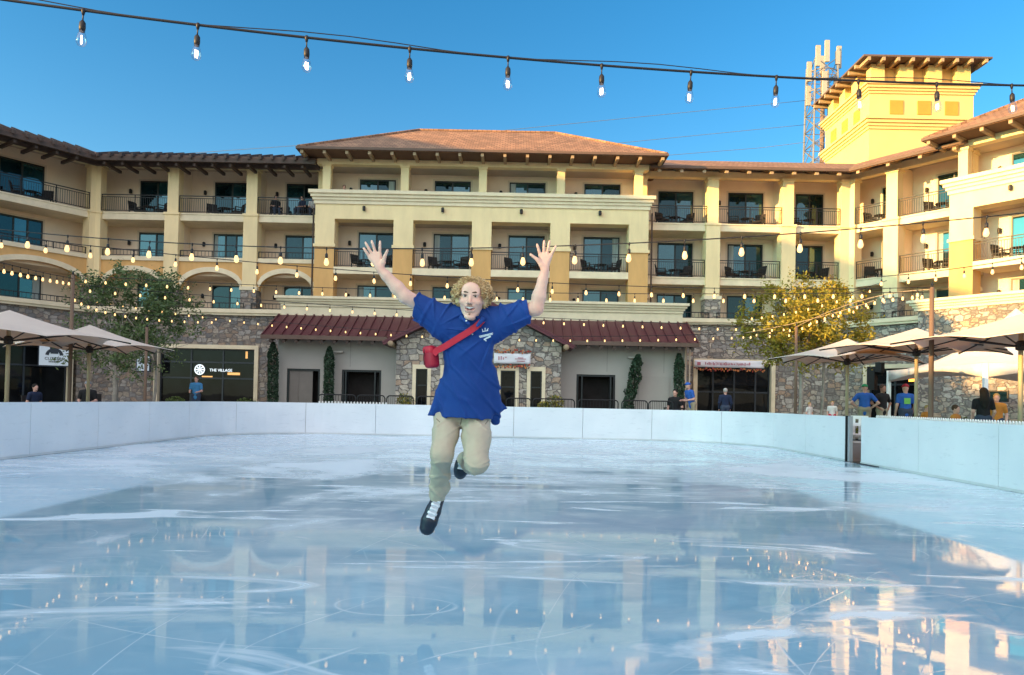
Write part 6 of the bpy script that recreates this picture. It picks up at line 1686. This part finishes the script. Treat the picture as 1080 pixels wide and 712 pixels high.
# trousers
tr_m = M_('khaki chinos', (0.45, 0.385, 0.285), 0.85, vary=0.09, vscale=5, bscale=220, bstr=0.25, bdist=0.004)
tr = SDF((P(447, 480, 4.9)[0], 4.50, P(460, 536, 5.1)[2]), (P(526, 440, 4.9)[0], 5.28, P(490, 428, 4.9)[2]), 0.0052)
tr.cone(P(474, 436, 4.92), P(502, 437, 4.92), 0.098, 0.098, 0.04)
tr.chain([P(472, 438, 4.92), P(470, 458, 4.83), P(466.2, 479, 4.75), P(464, 500, 4.93), P(461, 522, 5.07)], [0.090, 0.082, 0.070, 0.062, 0.056], 0.03)
tr.ell(P(468, 513, 5.03), (0.045, 0.06, 0.05), 0.04)
tr.chain([P(502.5, 438, 4.92), P(502.5, 462, 4.81), P(502.5, 487, 4.715)], [0.093, 0.091, 0.073], 0.03)
tr.chain([P(503, 488, 4.715), P(497, 489, 4.95), P(490, 484, 5.14)], [0.076, 0.062, 0.052], 0.02)
tr.cut(P(460.5, 528.2, 5.08), np.array((-0.25, 0.35, -1.0)))
kz1, kz2 = P(466, 482, 4.75)[2], P(502, 462, 4.8)[2]; hx = P(487, 445, 4.9)
def tfold(X, Y, Z):
    f = -0.0060*rdg(62*(Z-kz1)+22*X+2.0*np.sin(20*X), 5)*np.exp(-((Z-kz1+0.09)/0.11)**2)
    f = f - 0.0070*rdg(70*((Z-hx[2])*0.8+np.abs(X-hx[0])*0.62)+1.0, 6)*np.exp(-((Z-hx[2]+0.01)/0.06)**2)
    f = f - 0.0070*rdg(30*X+14*Z+2*np.sin(9*Z), 7)
    f = f - 0.0050*rdg(75*(Z-kz2)-30*X, 6)*np.exp(-((Z-kz2+0.13)/0.05)**2)*(X > hx[0])
    return f + 0.0008*np.sin(110*X-35*Z)*np.sin(60*Z)
tr.warp(tfold)
trs = tr.mesh('trousers', tr_m, man, O_)
bv2 = BVHTree.FromPolygons([v.co.copy() for v in trs.data.vertices], [tuple(p.vertices) for p in trs.data.polygons])
def on_tr(px, py, off=0.002):
    d = (at(px, py, 4.8)-cam.location).normalized(); hit = bv2.ray_cast(Vector((0, 0, CAMZ))-MAN, d)
    return (hit[0]-d*off) if hit[0] is not None else at(px, py, 4.8)-MAN
seam_m = M_('khaki seam', (0.20, 0.165, 0.115), 0.9)
ribbon([on_tr(487.2-0.35*i, 441+1.5*i) for i in range(6)], 0.006, 0.003, 'fly_seam', seam_m, trs)
ribbon([on_tr(460+1.0*i, 441.5+0.95*i) for i in range(5)], 0.005, 0.003, 'pocket_seam', seam_m, trs)
ribbon([on_tr(515-0.8*i, 443+1.1*i) for i in range(5)], 0.005, 0.003, 'pocket_seam', seam_m, trs)

# skates: dark laced boots
boot_m = M_('dark navy boot', (0.010, 0.018, 0.034), 0.38, vary=0.15); lace_m = M_('white laces', (0.74, 0.76, 0.80), 0.7, vary=0.05); blade_m = M_('steel blade', (0.5, 0.52, 0.55), 0.25, metal=0.9); sole_m = M_('boot sole', (0.02, 0.02, 0.022), 0.6)
def boot(an, mid_, toe, rr_, nl, lx, wid):
    an, mid_, toe = np.array(an), np.array(mid_), np.array(toe)
    lo = np.minimum(np.minimum(an, mid_), toe)-0.13; hi = np.maximum(np.maximum(an, mid_), toe)+0.13
    e = SDF(lo, hi, 0.004); ax = nrm(toe-an)
    e.chain([an, an*0.45+mid_*0.55, mid_, toe], rr_, 0.02, ((0, 1, 0), 1.25))
    bo = e.mesh('boot', boot_m, man, O_)
    b3 = BVHTree.FromPolygons([v.co.copy() for v in bo.data.vertices], [tuple(p.vertices) for p in bo.data.polygons])
    side = nrm(np.cross(ax, np.array((0, -1.0, 0))))
    def on(p, off):
        c = Vector((0, 0, CAMZ))-MAN; q = Vector(p)-MAN; d = (q-c).normalized(); hit = b3.ray_cast(c, d)
        return (hit[0]-d*off) if hit[0] is not None else q-Vector((0, 0.05, 0))
    ribbon([on(an+(mid_-an)*(0.05+0.85*i/5), 0.003) for i in range(6)], wid*0.62, 0.004, 'tongue', M_('pale tongue', (0.45, 0.48, 0.54), 0.8), bo)
    for i in range(nl):
        f = 0.06+0.80*i/(nl-1); c = an+(mid_-an)*f; ww = wid*(0.62+0.1*(i % 2))*(0.9+0.2*f)
        for sg in (-1, 1):
            pts = [on(c+side*ww*(u-0.5)*1.0+(mid_-an)*sg*0.055*(u-0.5), 0.007) for u in (0, 0.25, 0.5, 0.75, 1)]
            m = MB(); m.tube(pts, 0.0055, 6); m.build('lace', lace_m, bo, smooth=True)
    back = nrm(np.cross(side, ax)); back = back if back[1] > 0 else -back
    m = MB(); base = [an*0.75+mid_*0.25, mid_, toe+ax*0.02]
    m.tube([Vector(p+back*0.045)-MAN for p in base], [0.034, 0.038, 0.030], 10); m.build('sole', sole_m, bo, smooth=True)
    return bo
boot(P(461.5, 527, 5.08), P(453.0, 549, 5.05), P(450.6, 556.5, 5.05), [0.046, 0.050, 0.054, 0.052], 5, 0.0, 0.085)
boot(P(488, 484, 5.17), P(486, 496, 5.20), P(485.4, 499, 5.22), [0.040, 0.044, 0.046, 0.044], 3, 0.0, 0.07)
m = MB(); m.tube([Vector(P(461, 523, 5.07))-MAN, Vector(P(461, 531, 5.085))-MAN], [0.043, 0.040], 12); m.build('sock', M_('pale sock', (0.62, 0.64, 0.68), 0.8), man, smooth=True)

# red crossbody bag (worn, but a thing of its own)
BAGO = Vector(P(454.6, 377, 4.70)); bag = thing('crossbody_bag', 'small red crossbody bag on a red strap across the blue polo shirt', 'bag', BAGO)
red_m = M_('red nylon', (0.50, 0.012, 0.035), 0.5, vary=0.12, vscale=8); dred = M_('dark red nylon', (0.34, 0.010, 0.03), 0.5, vary=0.12)
m = MB(); m.box(-0.042, 0.040, -0.035, 0.045, -0.068, 0.072, Matrix.Rotation(R(-6), 4, 'Y') @ Matrix.Rotation(R(-38), 4, 'Z')); pc = m.build('pouch', dred, bag, smooth=True)
bvm = pc.modifiers.new('soft_edges', 'BEVEL'); bvm.width = 0.024; bvm.segments = 4
m = MB(); m.box(-0.0445, 0.0415, -0.0375, 0.02, 0.016, 0.0745, Matrix.Rotation(R(-6), 4, 'Y') @ Matrix.Rotation(R(-38), 4, 'Z')); fl = m.build('flap', red_m, pc, smooth=True)
bvm = fl.modifiers.new('soft_edges', 'BEVEL'); bvm.width = 0.022; bvm.segments = 4
m = MB(); m.tube([Vector((-0.040, -0.018, 0.05)), Vector((-0.046, -0.020, 0.0)), Vector((-0.040, -0.018, -0.05))], 0.0035, 6); m.build('zip', M_('zip tape', (0.10, 0.01, 0.02), 0.6), pc)
sp = [(510.5, 334.0), (508.0, 338.5), (505.0, 342.0), (500.5, 345.6), (495, 349.4), (489, 353.2), (482, 357.4), (475, 361.8), (468, 366.4), (462, 370.2), (457.5, 373)]
pts = []
for i, (x, y) in enumerate(sp):
    q = on_shirt(x, y, 0.020)
    pts.append(q)
pts[0] = Vector(P(511, 332.5, 4.70))-MAN
pts[-1] = Vector(P(457, 373.5, 4.66))-MAN
for _ in range(2):                                           # pulled taut: even out the depth
    pts = [pts[0]] + [Vector((p.x, min(p.y, (pts[i].y+pts[i+2].y)/2), p.z)) for i, p in enumerate(pts[1:-1])] + [pts[-1]]
o = ribbon([p+MAN-BAGO for p in pts], 0.040, 0.004, 'strap', red_m, bag)
